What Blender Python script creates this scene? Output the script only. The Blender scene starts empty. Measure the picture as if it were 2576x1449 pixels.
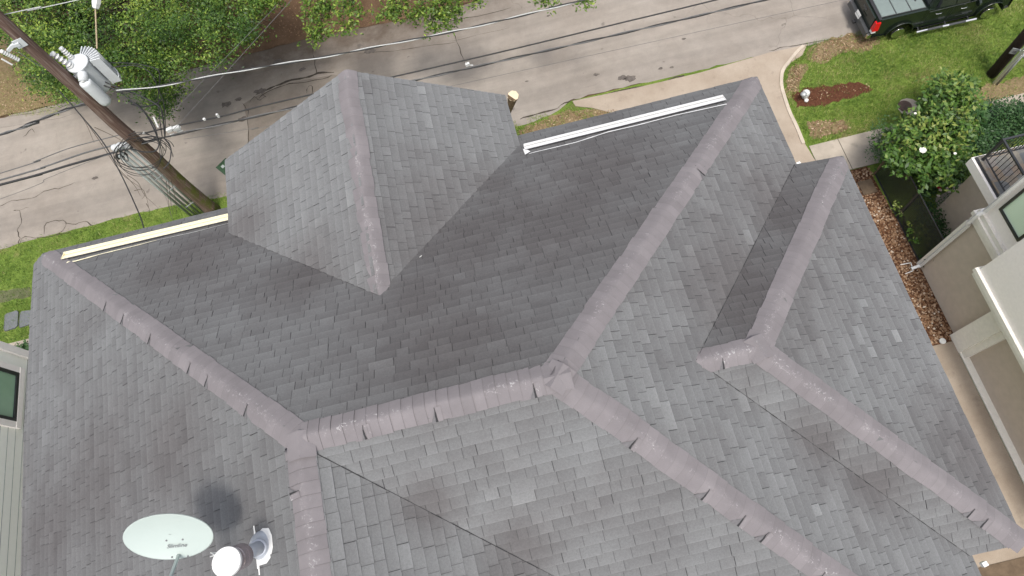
import bpy, bmesh, math, random
from mathutils import Vector, Matrix
R = random.Random(7)
S = bpy.context.scene
H = 22.5                                    # height of the drone above the ground
# ---------------------------------------------------------------- camera
CM = ((0.9711395428, 0.2379414268, 0.0164883521),
      (-0.2146664751, 0.9020872776, -0.3743752770),
      (-0.1039533202, 0.3600311389, 0.9271306738))
FPX = 1677.03                               # focal length for a frame 2576 px wide
cam = bpy.data.cameras.new('camera'); camo = bpy.data.objects.new('camera', cam)
S.collection.objects.link(camo); S.camera = camo
camo.matrix_world = Matrix.Translation((0, 0, H)) @ Matrix(CM).to_4x4()
cam.sensor_width = 36; cam.lens = FPX / 2576 * 36; cam.clip_start = .1; cam.clip_end = 600
# ---------------------------------------------------------------- light
SUN_EL, SUN_AZ = math.radians(70), math.radians(182)     # azimuth clockwise from +Y (street side)
w = bpy.data.worlds.new('World'); S.world = w; w.use_nodes = True
sky = w.node_tree.nodes.new('ShaderNodeTexSky'); sky.sky_type = 'NISHITA'; sky.sun_disc = False
sky.sun_elevation = SUN_EL; sky.sun_rotation = SUN_AZ; sky.air_density = .8; sky.dust_density = 3.5; sky.ozone_density = .6
bg = w.node_tree.nodes['Background']; bg.inputs[1].default_value = .15
hz = w.node_tree.nodes.new('ShaderNodeHueSaturation'); hz.inputs['Saturation'].default_value = .45     # thin high overcast
w.node_tree.links.new(sky.outputs[0], hz.inputs['Color']); w.node_tree.links.new(hz.outputs[0], bg.inputs[0])
sun = bpy.data.lights.new('sun', 'SUN'); sun.energy = 1.6; sun.angle = math.radians(10); sun.color = (1, .95, .88)
so = bpy.data.objects.new('sun', sun); S.collection.objects.link(so)
sd = Vector((math.sin(SUN_AZ) * math.cos(SUN_EL), math.cos(SUN_AZ) * math.cos(SUN_EL), math.sin(SUN_EL)))
so.rotation_euler = sd.to_track_quat('Z', 'Y').to_euler()
S.view_settings.view_transform = 'Standard'; S.view_settings.look = 'None'; S.view_settings.exposure = 0.97; S.view_settings.gamma = 1

# ---------------------------------------------------------------- helpers
def ray(px, py):
    q = Vector(((px - 1288) / FPX, -(py - 724.5) / FPX, -1))
    return Matrix(CM) @ q
def G(px, py, z=0.):                        # pixel -> point at height z
    d = ray(px, py); t = (z - H) / d.z
    return Vector((d.x * t, d.y * t, z))
def GY(px, py, y):                          # pixel -> point on the vertical plane at y
    d = ray(px, py); t = y / d.y
    return Vector((d.x * t, y, H + d.z * t))
def GX(px, py, x):
    d = ray(px, py); t = x / d.x
    return Vector((x, d.y * t, H + d.z * t))
PL = {"N": (-.00089, -.57333, -6.43635), "S": (-.00525, .58318, -8.58555), "W": (.55274, .01959, -5.91278),
      "SE": (-.49546, -.02115, -8.9534), "E": (-.61076, .00015, -7.43166), "wN": (-.03029, -.54454, -7.5423),
      "wS": (.00684, .62303, -9.80984), "wE": (-.60964, .00574, -6.95045), "gW": (.50425, -.00773, -7.59602),
      "gE": (-.67146, -.0015, -10.01129)}
EV = {"N": (7.23591, -.00128), "W": (-9.00856, -.00906), "E": (5.30607, -.01983), "wN": (5.5843, -.06602),
      "wE": (6.10633, .00068), "gN": (8.04224, .02207), "gW": (-4.84856, .00331), "gE": (.69946, -.02078)}
def GP(px, py, pl, off=0.):                 # pixel -> point on a roof plane
    a, b, c = PL[pl]; d = ray(px, py)
    t = (c + off) / (d.z - a * d.x - b * d.y)
    return Vector((d.x * t, d.y * t, H + d.z * t))
def isec(*rows):
    A = []; v = []
    for r in rows:
        if isinstance(r, tuple):
            ax, val = r
            A.append((1, 0, 0) if ax == 'x' else (0, 1, 0) if ax == 'y' else (0, 0, 1)); v.append(val)
        elif r[0] == 'e':
            a, s = EV[r[1:]]
            A.append((-s, 1, 0) if r[-1] == 'N' else (1, -s, 0)); v.append(a)
        else:
            a, b, c = PL[r]; A.append((-a, -b, 1)); v.append(c + H)
    return Matrix(A).inverted() @ Vector(v)

ORG = {}
class MB:
    def __init__(s): s.v = []; s.f = []; s.m = []; s.t = []; s.uv = []
    def poly(s, pts, m=0, tone=.5, uv=None):
        i = len(s.v); s.v += [Vector(p) for p in pts]; s.f.append(tuple(range(i, i + len(pts)))); s.m.append(m); s.t.append(tone)
        s.uv += uv if uv else [(0, 0)] * len(pts)
    def box(s, c, sz, rot=None, m=0, tone=.5):
        c = Vector(c); a, b, h = [q / 2 for q in sz]
        P = [Vector((x, y, z)) for z in (-h, h) for y in (-b, b) for x in (-a, a)]
        if rot is not None:
            if not isinstance(rot, Matrix): rot = Matrix.Rotation(rot, 3, 'Z')
            P = [rot @ p for p in P]
        P = [p + c for p in P]
        for q in ((0, 2, 3, 1), (4, 5, 7, 6), (0, 1, 5, 4), (2, 6, 7, 3), (0, 4, 6, 2), (1, 3, 7, 5)): s.poly([P[k] for k in q], m, tone)
    def loft(s, rings, m=0, tone=.5, cap=True, closed=True):
        n = len(rings[0])
        i = len(s.v)
        for r in rings: s.v += [Vector(p) for p in r]
        for k in range(len(rings) - 1):
            for j in range(n if closed else n - 1):
                j2 = (j + 1) % n
                s.f.append((i + k * n + j, i + k * n + j2, i + (k + 1) * n + j2, i + (k + 1) * n + j)); s.m.append(m); s.t.append(tone); s.uv += [(0, 0)] * 4
        if cap:
            s.f.append(tuple(i + j for j in range(n))[::-1]); s.m.append(m); s.t.append(tone); s.uv += [(0, 0)] * n
            e = i + (len(rings) - 1) * n
            s.f.append(tuple(e + j for j in range(n))); s.m.append(m); s.t.append(tone); s.uv += [(0, 0)] * n
    def tube(s, path, r, seg=8, m=0, tone=.5, cap=True):
        path = [Vector(p) for p in path]; rs = r if isinstance(r, (list, tuple)) else [r] * len(path)
        rings = []; side = None
        for k, p in enumerate(path):
            d = (path[min(k + 1, len(path) - 1)] - path[max(k - 1, 0)]).normalized()
            if side is None: side = d.orthogonal().normalized()
            side = (side - d * side.dot(d)).normalized(); up = d.cross(side)
            rings.append([p + (side * math.cos(2 * math.pi * j / seg) + up * math.sin(2 * math.pi * j / seg)) * rs[k] for j in range(seg)])
        s.loft(rings, m, tone, cap)
    def lathe(s, base, axis, prof, seg=20, m=0, tone=.5):   # prof: (distance along axis, radius)
        base = Vector(base); axis = Vector(axis).normalized()
        s.tube([base + axis * a for a, _ in prof], [max(r, .0005) for _, r in prof], seg, m, tone)
    def bm(s, name, mats, parent=None, smooth=False, loc=None):
        me = bpy.data.meshes.new(name); o = bpy.data.objects.new(name, me); S.collection.objects.link(o)
        if parent is not None:
            org = ORG[parent.name]; o.parent = parent
        else:
            org = Vector(loc) if loc is not None else Vector((0, 0, 0)); o.location = org
        ORG[o.name] = org
        me.from_pydata([v - org for v in s.v], [], s.f)
        for mm in (mats if isinstance(mats, (list, tuple)) else [mats]): me.materials.append(mm)
        me.polygons.foreach_set('material_index', s.m)
        a = me.attributes.new('tone', 'FLOAT', 'FACE'); a.data.foreach_set('value', s.t)
        if any(u != (0, 0) for u in s.uv):
            L = me.uv_layers.new(name='uv'); L.data.foreach_set('uv', [c for u in s.uv for c in u])
        if smooth: me.polygons.foreach_set('use_smooth', [True] * len(s.f))
        me.update(); return o
def empty(name, loc):
    o = bpy.data.objects.new(name, None); S.collection.objects.link(o); o.location = loc; ORG[o.name] = Vector(loc); o.empty_display_size = .3
    return o
def tag(o, label=None, cat=None, group=None, kind=None):
    if label: o['label'] = label
    if cat: o['category'] = cat
    if group: o['group'] = group
    if kind: o['kind'] = kind
    return o
def bez(pts, n=8):                          # Catmull-Rom through points
    pts = [Vector(p) for p in pts]; out = []
    for i in range(len(pts) - 1):
        a = pts[max(i - 1, 0)]; b = pts[i]; c = pts[i + 1]; d = pts[min(i + 2, len(pts) - 1)]
        for k in range(n):
            t = k / n
            out.append(.5 * ((2 * b) + (c - a) * t + (2 * a - 5 * b + 4 * c - d) * t * t + (3 * b - a - 3 * c + d) * t ** 3))
    out.append(pts[-1]); return out
def inside(x, y, P):
    r = False; n = len(P)
    for i in range(n):
        x1, y1 = P[i][:2]; x2, y2 = P[(i + 1) % n][:2]
        if (y1 > y) != (y2 > y) and x < (x2 - x1) * (y - y1) / (y2 - y1) + x1: r = not r
    return r

# ---------------------------------------------------------------- materials
KA = .79                                    # albedo scale of everything but the rendered house walls and panes
BRIGHT = ('stucco_offwhite', 'stucco_taupe', 'stone_trim', 'stucco_pale', 'window_with_blind', 'green_tinted_pane', 'cream_metal', 'black_iron')
class NT:
    def __init__(s, name, rough=.8, metal=0., spec=.5):
        s.mat = bpy.data.materials.new(name); s.mat.use_nodes = True; s.t = s.mat.node_tree; s.b = s.t.nodes['Principled BSDF']
        s.b.inputs['Roughness'].default_value = rough; s.b.inputs['Metallic'].default_value = metal
        s.b.inputs['Specular IOR Level'].default_value = spec
        s.co = s.t.nodes.new('ShaderNodeTexCoord')
    def n(s, ty, **k):
        q = s.t.nodes.new(ty)
        for a, b in k.items(): setattr(q, a, b)
        return q
    def l(s, a, b): s.t.links.new(a, b)
    def noise(s, scale, detail=4, rough=.55, vec=None, dist=0., w=None):
        q = s.n('ShaderNodeTexNoise'); q.inputs['Scale'].default_value = scale; q.inputs['Detail'].default_value = detail
        q.inputs['Roughness'].default_value = rough; q.inputs['Distortion'].default_value = dist
        s.l(vec if vec is not None else s.co.outputs['Object'], q.inputs['Vector']); return q.outputs['Fac']
    def ramp(s, f, stops):
        q = s.n('ShaderNodeValToRGB'); e = q.color_ramp.elements
        while len(e) < len(stops): e.new(.5)
        kk = 1. if s.mat.name in BRIGHT else KA
        for k, (p, c) in enumerate(stops):
            if not isinstance(c, (int, float)): c = tuple(q_ * kk for q_ in c)
            e[k].position = p; e[k].color = (c, c, c, 1) if isinstance(c, (int, float)) else (*c, 1)
        s.l(f, q.inputs[0]); return q.outputs[0]
    def mix(s, f, a, b, ty='MIX'):
        q = s.n('ShaderNodeMix', data_type='RGBA', blend_type=ty)
        for v, k in ((f, 0), (a, 6), (b, 7)):
            if hasattr(v, 'is_linked') or hasattr(v, 'links'): s.l(v, q.inputs[k])
            elif k == 0: q.inputs[0].default_value = v
            else:
                if isinstance(v, tuple) and ty == 'MIX' and s.mat.name not in BRIGHT: v = tuple(q_ * KA for q_ in v)
                q.inputs[k].default_value = (*v, 1) if isinstance(v, tuple) else (v, v, v, 1)
        return q.outputs[2]
    def math(s, op, a, b=None):
        q = s.n('ShaderNodeMath', operation=op)
        for v, k in ((a, 0), (b, 1)):
            if v is None: continue
            if isinstance(v, (int, float)): q.inputs[k].default_value = v
            else: s.l(v, q.inputs[k])
        return q.outputs[0]
    def attr(s, name='tone'):
        q = s.n('ShaderNodeAttribute'); q.attribute_name = name; return q.outputs['Fac']
    def bump(s, h, st=.3, d=.01):
        q = s.n('ShaderNodeBump'); q.inputs['Strength'].default_value = st; q.inputs['Distance'].default_value = d
        s.l(h, q.inputs['Height']); s.l(q.outputs[0], s.b.inputs['Normal'])
    def out(s, c):
        if isinstance(c, tuple): s.b.inputs['Base Color'].default_value = (*c, 1)
        else: s.l(c, s.b.inputs['Base Color'])
        return s.mat
def plain(name, c, rough=.6, metal=0., var=.12, sc=8., spec=.5, c2=None):
    m = NT(name, rough, metal, spec)
    f = m.noise(sc, 5, .6)
    c2 = c2 or tuple(x * (1 - var * 2) for x in c)
    return m.out(m.mix(m.ramp(f, [(.35, 0.), (.7, 1.)]), c2, c))

STAIN_SHADE = ((1180, 600, 'N', 2.6), (1400, 560, 'N', 2.8), (1060, 740, 'N', 1.7), (1520, 420, 'N', 2.0), (1150, 860, 'N', 2.0), (760, 700, 'N', 1.3), (480, 650, 'N', 1.6), (250, 1200, 'W', 2.1), (430, 1120, 'W', 1.5), (130, 1330, 'W', 1.7),
          (1860, 720, 'wN', 2.0), (1950, 520, 'wN', 1.7), (1085, 1265, 'S', .6), (1320, 1380, 'S', .8), (2200, 1210, 'wS', .9), (2050, 1110, 'wS', .8), (1240, 480, 'gE', .9), (620, 570, 'gW', .9), (2440, 1150, 'wE', 1.5))  # algae spots, plus shade painted onto the N and wN slopes
def shingle_mat():
    m = NT('shingle', .93, 0, .2)
    t = m.attr()
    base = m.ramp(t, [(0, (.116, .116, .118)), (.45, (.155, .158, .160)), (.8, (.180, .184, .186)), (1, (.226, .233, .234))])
    gr = m.ramp(m.noise(260, 3, .8), [(.3, .78), (.7, 1.22)])
    c = m.mix(1., base, gr, 'MULTIPLY')
    g2 = m.ramp(m.noise(38, 4, .7), [(.3, .88), (.7, 1.1)]); c = m.mix(1., c, g2, 'MULTIPLY')
    st = m.ramp(m.noise(.42, 5, .6), [(.50, 0.), (.70, .6)])           # algae staining
    sp = None
    for px, py, pl, rad in STAIN_SHADE:          # ragged algae blotches; those on N and wN also paint in slope shade
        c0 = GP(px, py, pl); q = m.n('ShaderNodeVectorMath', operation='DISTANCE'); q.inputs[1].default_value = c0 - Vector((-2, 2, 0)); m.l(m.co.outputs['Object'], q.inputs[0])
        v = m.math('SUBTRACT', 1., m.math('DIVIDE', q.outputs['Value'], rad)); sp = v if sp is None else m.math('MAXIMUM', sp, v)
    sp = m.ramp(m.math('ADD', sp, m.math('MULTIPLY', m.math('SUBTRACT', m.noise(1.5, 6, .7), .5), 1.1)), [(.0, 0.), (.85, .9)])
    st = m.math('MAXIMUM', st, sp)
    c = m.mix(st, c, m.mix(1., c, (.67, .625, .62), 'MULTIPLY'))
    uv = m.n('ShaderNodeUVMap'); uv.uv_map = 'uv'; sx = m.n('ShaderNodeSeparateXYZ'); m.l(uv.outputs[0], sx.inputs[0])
    wear_shade = m.ramp(sx.outputs[1], [(0, 1.22), (.07, 1.08), (.35, 1.01), (.86, .95), (.965, .74), (1, .62)])  # pale worn butt edge; contact shadow painted in below the next course
    c = m.mix(1., c, wear_shade, 'MULTIPLY')
    side = m.ramp(sx.outputs[0], [(0, .68), (.03, .97), (.1, 1.)])
    c = m.mix(1., c, side, 'MULTIPLY')
    m.bump(m.noise(200, 3, .8), .5, .004)
    return m.out(c)
def cap_mat():
    m = NT('ridge_cap_shingle', .9, 0, .2)
    t = m.attr()
    base = m.ramp(t, [(0, (.170, .157, .162)), (.5, (.190, .175, .181)), (1, (.212, .196, .201))])
    c = m.mix(1., base, m.ramp(m.noise(240, 3, .8), [(.3, .86), (.7, 1.14)]), 'MULTIPLY')
    c = m.mix(1., c, m.ramp(m.noise(3., 4, .6), [(.3, .9), (.7, 1.08)]), 'MULTIPLY')
    uv = m.n('ShaderNodeUVMap'); uv.uv_map = 'uv'; sx = m.n('ShaderNodeSeparateXYZ'); m.l(uv.outputs[0], sx.inputs[0])
    near = m.ramp(sx.outputs[0], [(.30, 0.), (.46, 1.), (.60, .9), (.74, 0.)])
    sc = m.ramp(m.noise(22, 6, .75, dist=.8), [(.56, 0.), (.66, .9)])
    big = m.ramp(m.noise(.9, 3, .5), [(.44, 0.), (.58, 1.)])
    f = m.math('MULTIPLY', m.math('MULTIPLY', near, sc), big)
    c = m.mix(f, c, (.50, .49, .49))
    seam = m.ramp(sx.outputs[1], [(0, .80), (.04, 1.), (.97, 1.), (1, .95)])
    c = m.mix(1., c, seam, 'MULTIPLY')
    m.bump(m.noise(180, 3, .8), .35, .003)
    return m.out(c)
def road_mat():
    m = NT('road_concrete', .88, 0, .3)
    n1 = m.noise(.35, 5, .6); n2 = m.noise(2.2, 6, .65); n3 = m.noise(60, 4, .8); n4 = m.noise(9, 5, .7)
    c = m.ramp(n1, [(.3, (.268, .234, .200)), (.7, (.330, .296, .258))])
    c = m.mix(1., c, m.ramp(n2, [(.3, .90), (.65, 1.05)]), 'MULTIPLY')
    c = m.mix(1., c, m.ramp(n3, [(.3, .85), (.7, 1.14)]), 'MULTIPLY')
    # streaks along the traffic direction
    mp = m.n('ShaderNodeMapping'); mp.inputs['Scale'].default_value = (.12, 1.6, 1); m.l(m.co.outputs['Object'], mp.inputs[0])
    c = m.mix(1., c, m.ramp(m.noise(1.2, 5, .6, mp.outputs[0]), [(.35, .88), (.6, 1.04)]), 'MULTIPLY')
    # damp dirt collected towards the far gutter
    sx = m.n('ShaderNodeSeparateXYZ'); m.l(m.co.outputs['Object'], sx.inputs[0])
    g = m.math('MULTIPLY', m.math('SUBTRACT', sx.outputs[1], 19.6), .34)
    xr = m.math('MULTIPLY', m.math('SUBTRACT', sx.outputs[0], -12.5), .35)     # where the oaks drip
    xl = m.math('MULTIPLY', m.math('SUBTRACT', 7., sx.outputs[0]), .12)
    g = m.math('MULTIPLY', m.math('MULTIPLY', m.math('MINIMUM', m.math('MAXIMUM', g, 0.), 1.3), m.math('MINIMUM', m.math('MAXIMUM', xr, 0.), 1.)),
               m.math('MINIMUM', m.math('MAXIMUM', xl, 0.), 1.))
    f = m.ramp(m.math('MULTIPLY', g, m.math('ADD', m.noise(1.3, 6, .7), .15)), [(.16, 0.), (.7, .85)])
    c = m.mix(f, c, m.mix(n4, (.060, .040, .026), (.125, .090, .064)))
    blot = m.ramp(m.noise(1.9, 3, .45), [(.70, 0.), (.735, .55)])
    c = m.mix(blot, c, (.115, .10, .088))
    # hairline cracks
    vo = m.n('ShaderNodeTexVoronoi', feature='DISTANCE_TO_EDGE'); vo.inputs['Scale'].default_value = .55
    wv = m.n('ShaderNodeMix', data_type='VECTOR'); wv.inputs[0].default_value = .35
    nz = m.n('ShaderNodeTexNoise'); nz.inputs['Scale'].default_value = 1.5; nz.inputs['Detail'].default_value = 6; m.l(m.co.outputs['Object'], nz.inputs[0])
    m.l(m.co.outputs['Object'], wv.inputs[4]); m.l(nz.outputs['Color'], wv.inputs[5]); m.l(wv.outputs[1], vo.inputs[0])
    ck = m.ramp(vo.outputs['Distance'], [(0, .8), (.006, 0.)]); area = m.ramp(m.noise(.25, 2, .5), [(.54, 0.), (.64, .55)])
    c = m.mix(m.math('MULTIPLY', ck, area), c, (.10, .085, .07))
    m.bump(n3, .4, .01)
    return m.out(c)
def conc_mat(name, ca, cb, sc=.8):
    m = NT(name, .85, 0, .3)
    c = m.ramp(m.noise(sc, 6, .65), [(.3, ca), (.68, cb)])
    c = m.mix(1., c, m.ramp(m.noise(45, 4, .8), [(.3, .9), (.7, 1.1)]), 'MULTIPLY')
    c = m.mix(m.ramp(m.noise(2.3, 4, .6), [(.6, 0.), (.75, .4)]), c, tuple(x * .6 for x in ca))
    m.bump(m.noise(60, 3, .8), .3, .006)
    return m.out(c)
def lawn_mat():
    m = NT('lawn', .95, 0, .1)
    n1 = m.noise(.9, 5, .65); n2 = m.noise(18, 5, .8)
    c = m.ramp(n1, [(.3, (.095, .155, .028)), (.5, (.150, .225, .042)), (.7, (.215, .275, .065))])
    c = m.mix(1., c, m.ramp(n2, [(.3, .55), (.7, 1.35)]), 'MULTIPLY')
    dry = m.ramp(m.noise(.55, 5, .7), [(.54, 0.), (.70, .85)])
    c = m.mix(dry, c, m.mix(n2, (.16, .115, .06), (.30, .22, .13)))
    m.bump(n2, .9, .05)
    return m.out(c)
def soil_mat(name, ca, cb, sc=6.):
    m = NT(name, .95, 0, .1)
    n = m.noise(sc, 6, .75); k = m.noise(45, 4, .8)
    c = m.mix(1., m.ramp(n, [(.3, ca), (.7, cb)]), m.ramp(k, [(.3, .6), (.7, 1.4)]), 'MULTIPLY')
    m.bump(k, .8, .04)
    return m.out(c)
def leaf_mat(name, stops, tr=.25):
    m = NT(name, .5, 0, .4)
    c = m.ramp(m.attr(), stops)
    m.out(c)
    t = m.n('ShaderNodeBsdfTranslucent'); m.l(c, t.inputs[0]); mx = m.n('ShaderNodeMixShader'); mx.inputs[0].default_value = tr
    m.l(m.b.outputs[0], mx.inputs[1]); m.l(t.outputs[0], mx.inputs[2]); m.l(mx.outputs[0], m.t.nodes['Material Output'].inputs[0])
    return m.mat
def pole_mat():
    m = NT('pole_wood', .85, 0, .2)
    mp = m.n('ShaderNodeMapping'); mp.inputs['Scale'].default_value = (9, 9, .5); m.l(m.co.outputs['Object'], mp.inputs[0])
    n = m.noise(2., 6, .7, mp.outputs[0])
    c = m.ramp(n, [(.28, (.075, .045, .035)), (.5, (.165, .108, .086)), (.68, (.31, .25, .215))])
    sx = m.n('ShaderNodeSeparateXYZ'); m.l(m.co.outputs['Object'], sx.inputs[0])
    low = m.ramp(m.math('MULTIPLY', sx.outputs[2], .1), [(.30, 1.), (.55, 0.)])
    moss = m.ramp(m.noise(3.2, 6, .7), [(.42, 0.), (.56, 1.)])
    ea = m.ramp(m.math('ADD', m.math('MULTIPLY', sx.outputs[0], 1.6), .45), [(.4, .1), (.75, 1.)])
    c = m.mix(m.math('MULTIPLY', m.math('MULTIPLY', low, moss), ea), c, m.mix(m.noise(30, 4, .8), (.05, .06, .01), (.17, .18, .04)))
    m.bump(n, .6, .02)
    return m.out(c)
def slate_mat():
    m = NT('slate_paving', .8, 0, .3)
    vo = m.n('ShaderNodeTexVoronoi', distance='CHEBYCHEV'); vo.inputs['Scale'].default_value = 2.6; vo.inputs['Randomness'].default_value = .55
    m.l(m.co.outputs['Object'], vo.inputs[0])
    c = m.ramp(vo.outputs['Color'], [(.1, (.16, .17, .18)), (.4, (.26, .25, .22)), (.65, (.34, .25, .17)), (.9, (.22, .24, .26))])
    c = m.mix(1., c, m.ramp(m.noise(7, 5, .7), [(.3, .8), (.7, 1.15)]), 'MULTIPLY')
    return m.out(c)
def gravel_mat():
    m = NT('gravel_bed', .9, 0, .2)
    vo = m.n('ShaderNodeTexVoronoi'); vo.inputs['Scale'].default_value = 13; m.l(m.co.outputs['Object'], vo.inputs[0])
    c = m.ramp(vo.outputs['Color'], [(.1, (.12, .055, .025)), (.5, (.22, .115, .06)), (.8, (.38, .25, .16)), (1, (.5, .4, .3))])
    c = m.mix(m.ramp(vo.outputs['Distance'], [(.3, 0.), (.6, .9)]), c, (.06, .025, .012))
    return m.out(c)
M = {}
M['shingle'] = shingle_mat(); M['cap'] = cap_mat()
M['felt'] = plain('roof_felt', (.03, .03, .032), .95)
M['fascia'] = plain('fascia_paint', (.55, .54, .52), .6)
M['stucco_own'] = plain('stucco_wall', (.88, .84, .78), .9, 0, .06, 14)
M['gut_cream'] = plain('cream_metal', (.80, .74, .52), .4, 0, .03, 6)
M['gut_white'] = plain('white_metal', (.80, .80, .79), .4, 0, .04, 6)
M['gut_dark'] = plain('gutter_dark_line', (.10, .10, .11), .7)  # dirt lines along the gutter channel
M['sealant'] = plain('sealant', (.72, .72, .68), .6, 0, .1, 20)
M['road'] = road_mat()
M['crack'] = plain('crack_dirt', (.075, .058, .042), .95, 0, .3, 9)
M['patch'] = conc_mat('road_patch', (.165, .140, .116), (.225, .195, .166), 1.6)
M['drive'] = conc_mat('driveway_concrete', (.295, .237, .180), (.40, .338, .270), .7)
M['walk'] = conc_mat('walk_concrete', (.31, .27, .22), (.45, .395, .325), .9)
M['lawn'] = lawn_mat()
M['soil'] = soil_mat('soil', (.075, .048, .028), (.17, .12, .075))
M['drysoil'] = soil_mat('dry_grass_soil', (.17, .13, .065), (.32, .24, .14))
M['mulch'] = soil_mat('mulch', (.055, .020, .011), (.150, .066, .038), 12)
M['gravel'] = gravel_mat()
M['pebble'] = leaf_mat('pebbles', [(0, (.16, .07, .03)), (.5, (.30, .18, .10)), (.85, (.5, .36, .24)), (1, (.7, .62, .52))], 0)
M['blade'] = leaf_mat('grass_blade', [(0, (.060, .135, .018)), (.45, (.155, .265, .038)), (.8, (.29, .38, .075)), (1, (.50, .46, .20))], .3)
M['litter'] = leaf_mat('dry_leaf', [(0, (.14, .075, .035)), (.6, (.32, .20, .11)), (1, (.5, .38, .24))], .1)
M['oak'] = leaf_mat('oak_leaf', [(0, (.020, .052, .008)), (.4, (.060, .135, .018)), (.7, (.150, .25, .035)), (1, (.36, .46, .07))], .3)
M['mag'] = leaf_mat('glossy_leaf', [(0, (.028, .070, .010)), (.5, (.070, .155, .020)), (.85, (.14, .235, .035)), (1, (.24, .29, .06))], .2)
M['bush'] = leaf_mat('shrub_leaf', [(0, (.012, .045, .012)), (.6, (.035, .10, .025)), (1, (.08, .17, .05))], .25)
M['petal'] = plain('white_petal', (.80, .78, .70), .5, 0, .04)
M['pinkpetal'] = plain('pale_petal', (.72, .58, .56), .5, 0, .08)
M['red'] = plain('red_petal', (.5, .03, .04), .5)
M['bark'] = plain('bark', (.11, .085, .06), .9, 0, .3, 14)
M['pole'] = pole_mat()
M['pole_dark'] = plain('dark_pole_wood', (.052, .026, .018), .9, 0, .25, 10)
M['tank'] = plain('transformer_paint', (.66, .69, .70), .38, 0, .05, 5)
M['porc'] = plain('porcelain', (.74, .75, .73), .3, 0, .08, 18)
M['galv'] = plain('galvanised_metal', (.45, .47, .47), .45, .3, .12, 14)
M['conduit'] = plain('conduit_plastic', (.42, .46, .44), .55, 0, .08, 9)
M['cable'] = plain('black_cable', (.022, .022, .024), .6)
M['alu'] = NT('bare_cable', .5, .1).out((.36, .37, .36))
M['greycable'] = plain('grey_cable', (.13, .13, .13), .6)
M['wire_tan'] = plain('tan_rod', (.42, .33, .20), .6)
M['lead'] = plain('blotch', (.2, .2, .2), .6)
M['ngb_white'] = plain('stucco_offwhite', (.90, .855, .81), .85, 0, .03, 10)
M['ngb_taupe'] = plain('stucco_taupe', (.50, .43, .36), .9, 0, .05, 4)
M['ngb_trim'] = plain('stone_trim', (.78, .75, .68), .8, 0, .05, 9)
M['ngb_green'] = plain('stucco_pale', (.93, .94, .87), .85, 0, .02, 9)
M['frame'] = plain('dark_window_frame', (.035, .037, .042), .4)
M['iron'] = plain('black_iron', (.030, .032, .036), .45)
M['slate'] = slate_mat()
M['pvc'] = plain('white_pvc', (.78, .78, .76), .4, 0, .03)
M['dish'] = plain('dish_paint', (.42, .485, .455), .42, 0, .02, 3)
M['ink'] = plain('grey_print', (.20, .20, .21), .7)
M['chrome'] = NT('chrome', .18, 1.).out((.7, .7, .7))
M['ventmetal'] = plain('vent_metal', (.60, .52, .54), .22, .75, .1, 9)
M['ventpipe'] = plain('vent_pipe_paint', (.50, .53, .58), .4, .2, .05)
M['truck'] = NT('truck_paint', .18, 0, .6).out((.010, .016, .011))
M['tonneau'] = plain('tonneau_vinyl', (.19, .235, .22), .6, 0, .06, 7)
M['blackplastic'] = plain('black_plastic', (.025, .025, .028), .6)
M['bumper'] = plain('bumper_metal', (.10, .105, .11), .4, .3, .1)
M['rubber'] = plain('tyre_rubber', (.018, .018, .019), .85)
M['lamp_red'] = NT('red_lens', .12).out((.55, .008, .012))
M['glassdark'] = NT('tinted_glass', .06, 0, .8).out((.012, .014, .016))
M['white'] = plain('white_plate', (.75, .75, .73), .5, 0, .03)
M['iron_cover'] = plain('rusty_iron', (.10, .06, .045), .8, 0, .2, 14)
M['green'] = plain('green_plastic', (.035, .085, .035), .5, 0, .2, 9)
M['stone'] = plain('garden_stone', (.16, .17, .18), .9, 0, .12, 10)
M['cutwood'] = plain('cut_wood', (.72, .60, .42), .7, 0, .08, 10)
M['stumpbark'] = plain('stump_bark', (.20, .13, .07), .9, 0, .3, 16)
M['brownpave'] = conc_mat('brown_boards', (.10, .07, .045), (.18, .13, .085), 3)
def glass_blind():
    m = NT('window_with_blind', .25, 0, .5)
    wv = m.n('ShaderNodeTexWave', bands_direction='Z'); wv.inputs['Scale'].default_value = 7; wv.inputs['Distortion'].default_value = .3
    m.l(m.co.outputs['Object'], wv.inputs[0])
    return m.out(m.ramp(wv.outputs['Fac'], [(0, (.55, .72, .55)), (.2, (.68, .84, .66)), (1, (.72, .88, .70))]))
M['blind'] = glass_blind()
M['blind_dark'] = plain('green_tinted_pane', (.30, .46, .32), .1, 0, .05, 3)

# ---------------------------------------------------------------- ground, road, paths
def sheet(name, pts, z, mat, kind='structure', th=0., sub=None):
    b = MB(); P = [Vector((p[0], p[1], z)) for p in pts]
    b.poly(P)
    if th:
        for i in range(len(P)):
            a, c = P[i], P[(i + 1) % len(P)]; b.poly([a, c, c - Vector((0, 0, th)), a - Vector((0, 0, th))])
    o = b.bm(name, mat); tag(o, kind=kind); return o
sheet('ground', [(-160, -160), (160, -160), (160, 160), (-160, 160)], -.012, M['soil'])
def jag(pts, amp, step):                    # ragged outline
    out = []
    for i in range(len(pts)):
        a = Vector(pts[i][:2]); c = Vector(pts[(i + 1) % len(pts)][:2]); n = max(1, int((c - a).length / step))
        d = (c - a).normalized() if (c - a).length else Vector((1, 0)); nn = Vector((-d.y, d.x))
        for k in range(n): out.append(tuple(a + (c - a) * (k / n) + (nn * R.uniform(-amp, amp) if k else Vector((0, 0)))))
    return out
sheet('lawn', [(-60, -60), (60, -60), (60, 16.4), (-60, 16.4)], -.004, M['lawn'])
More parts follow.
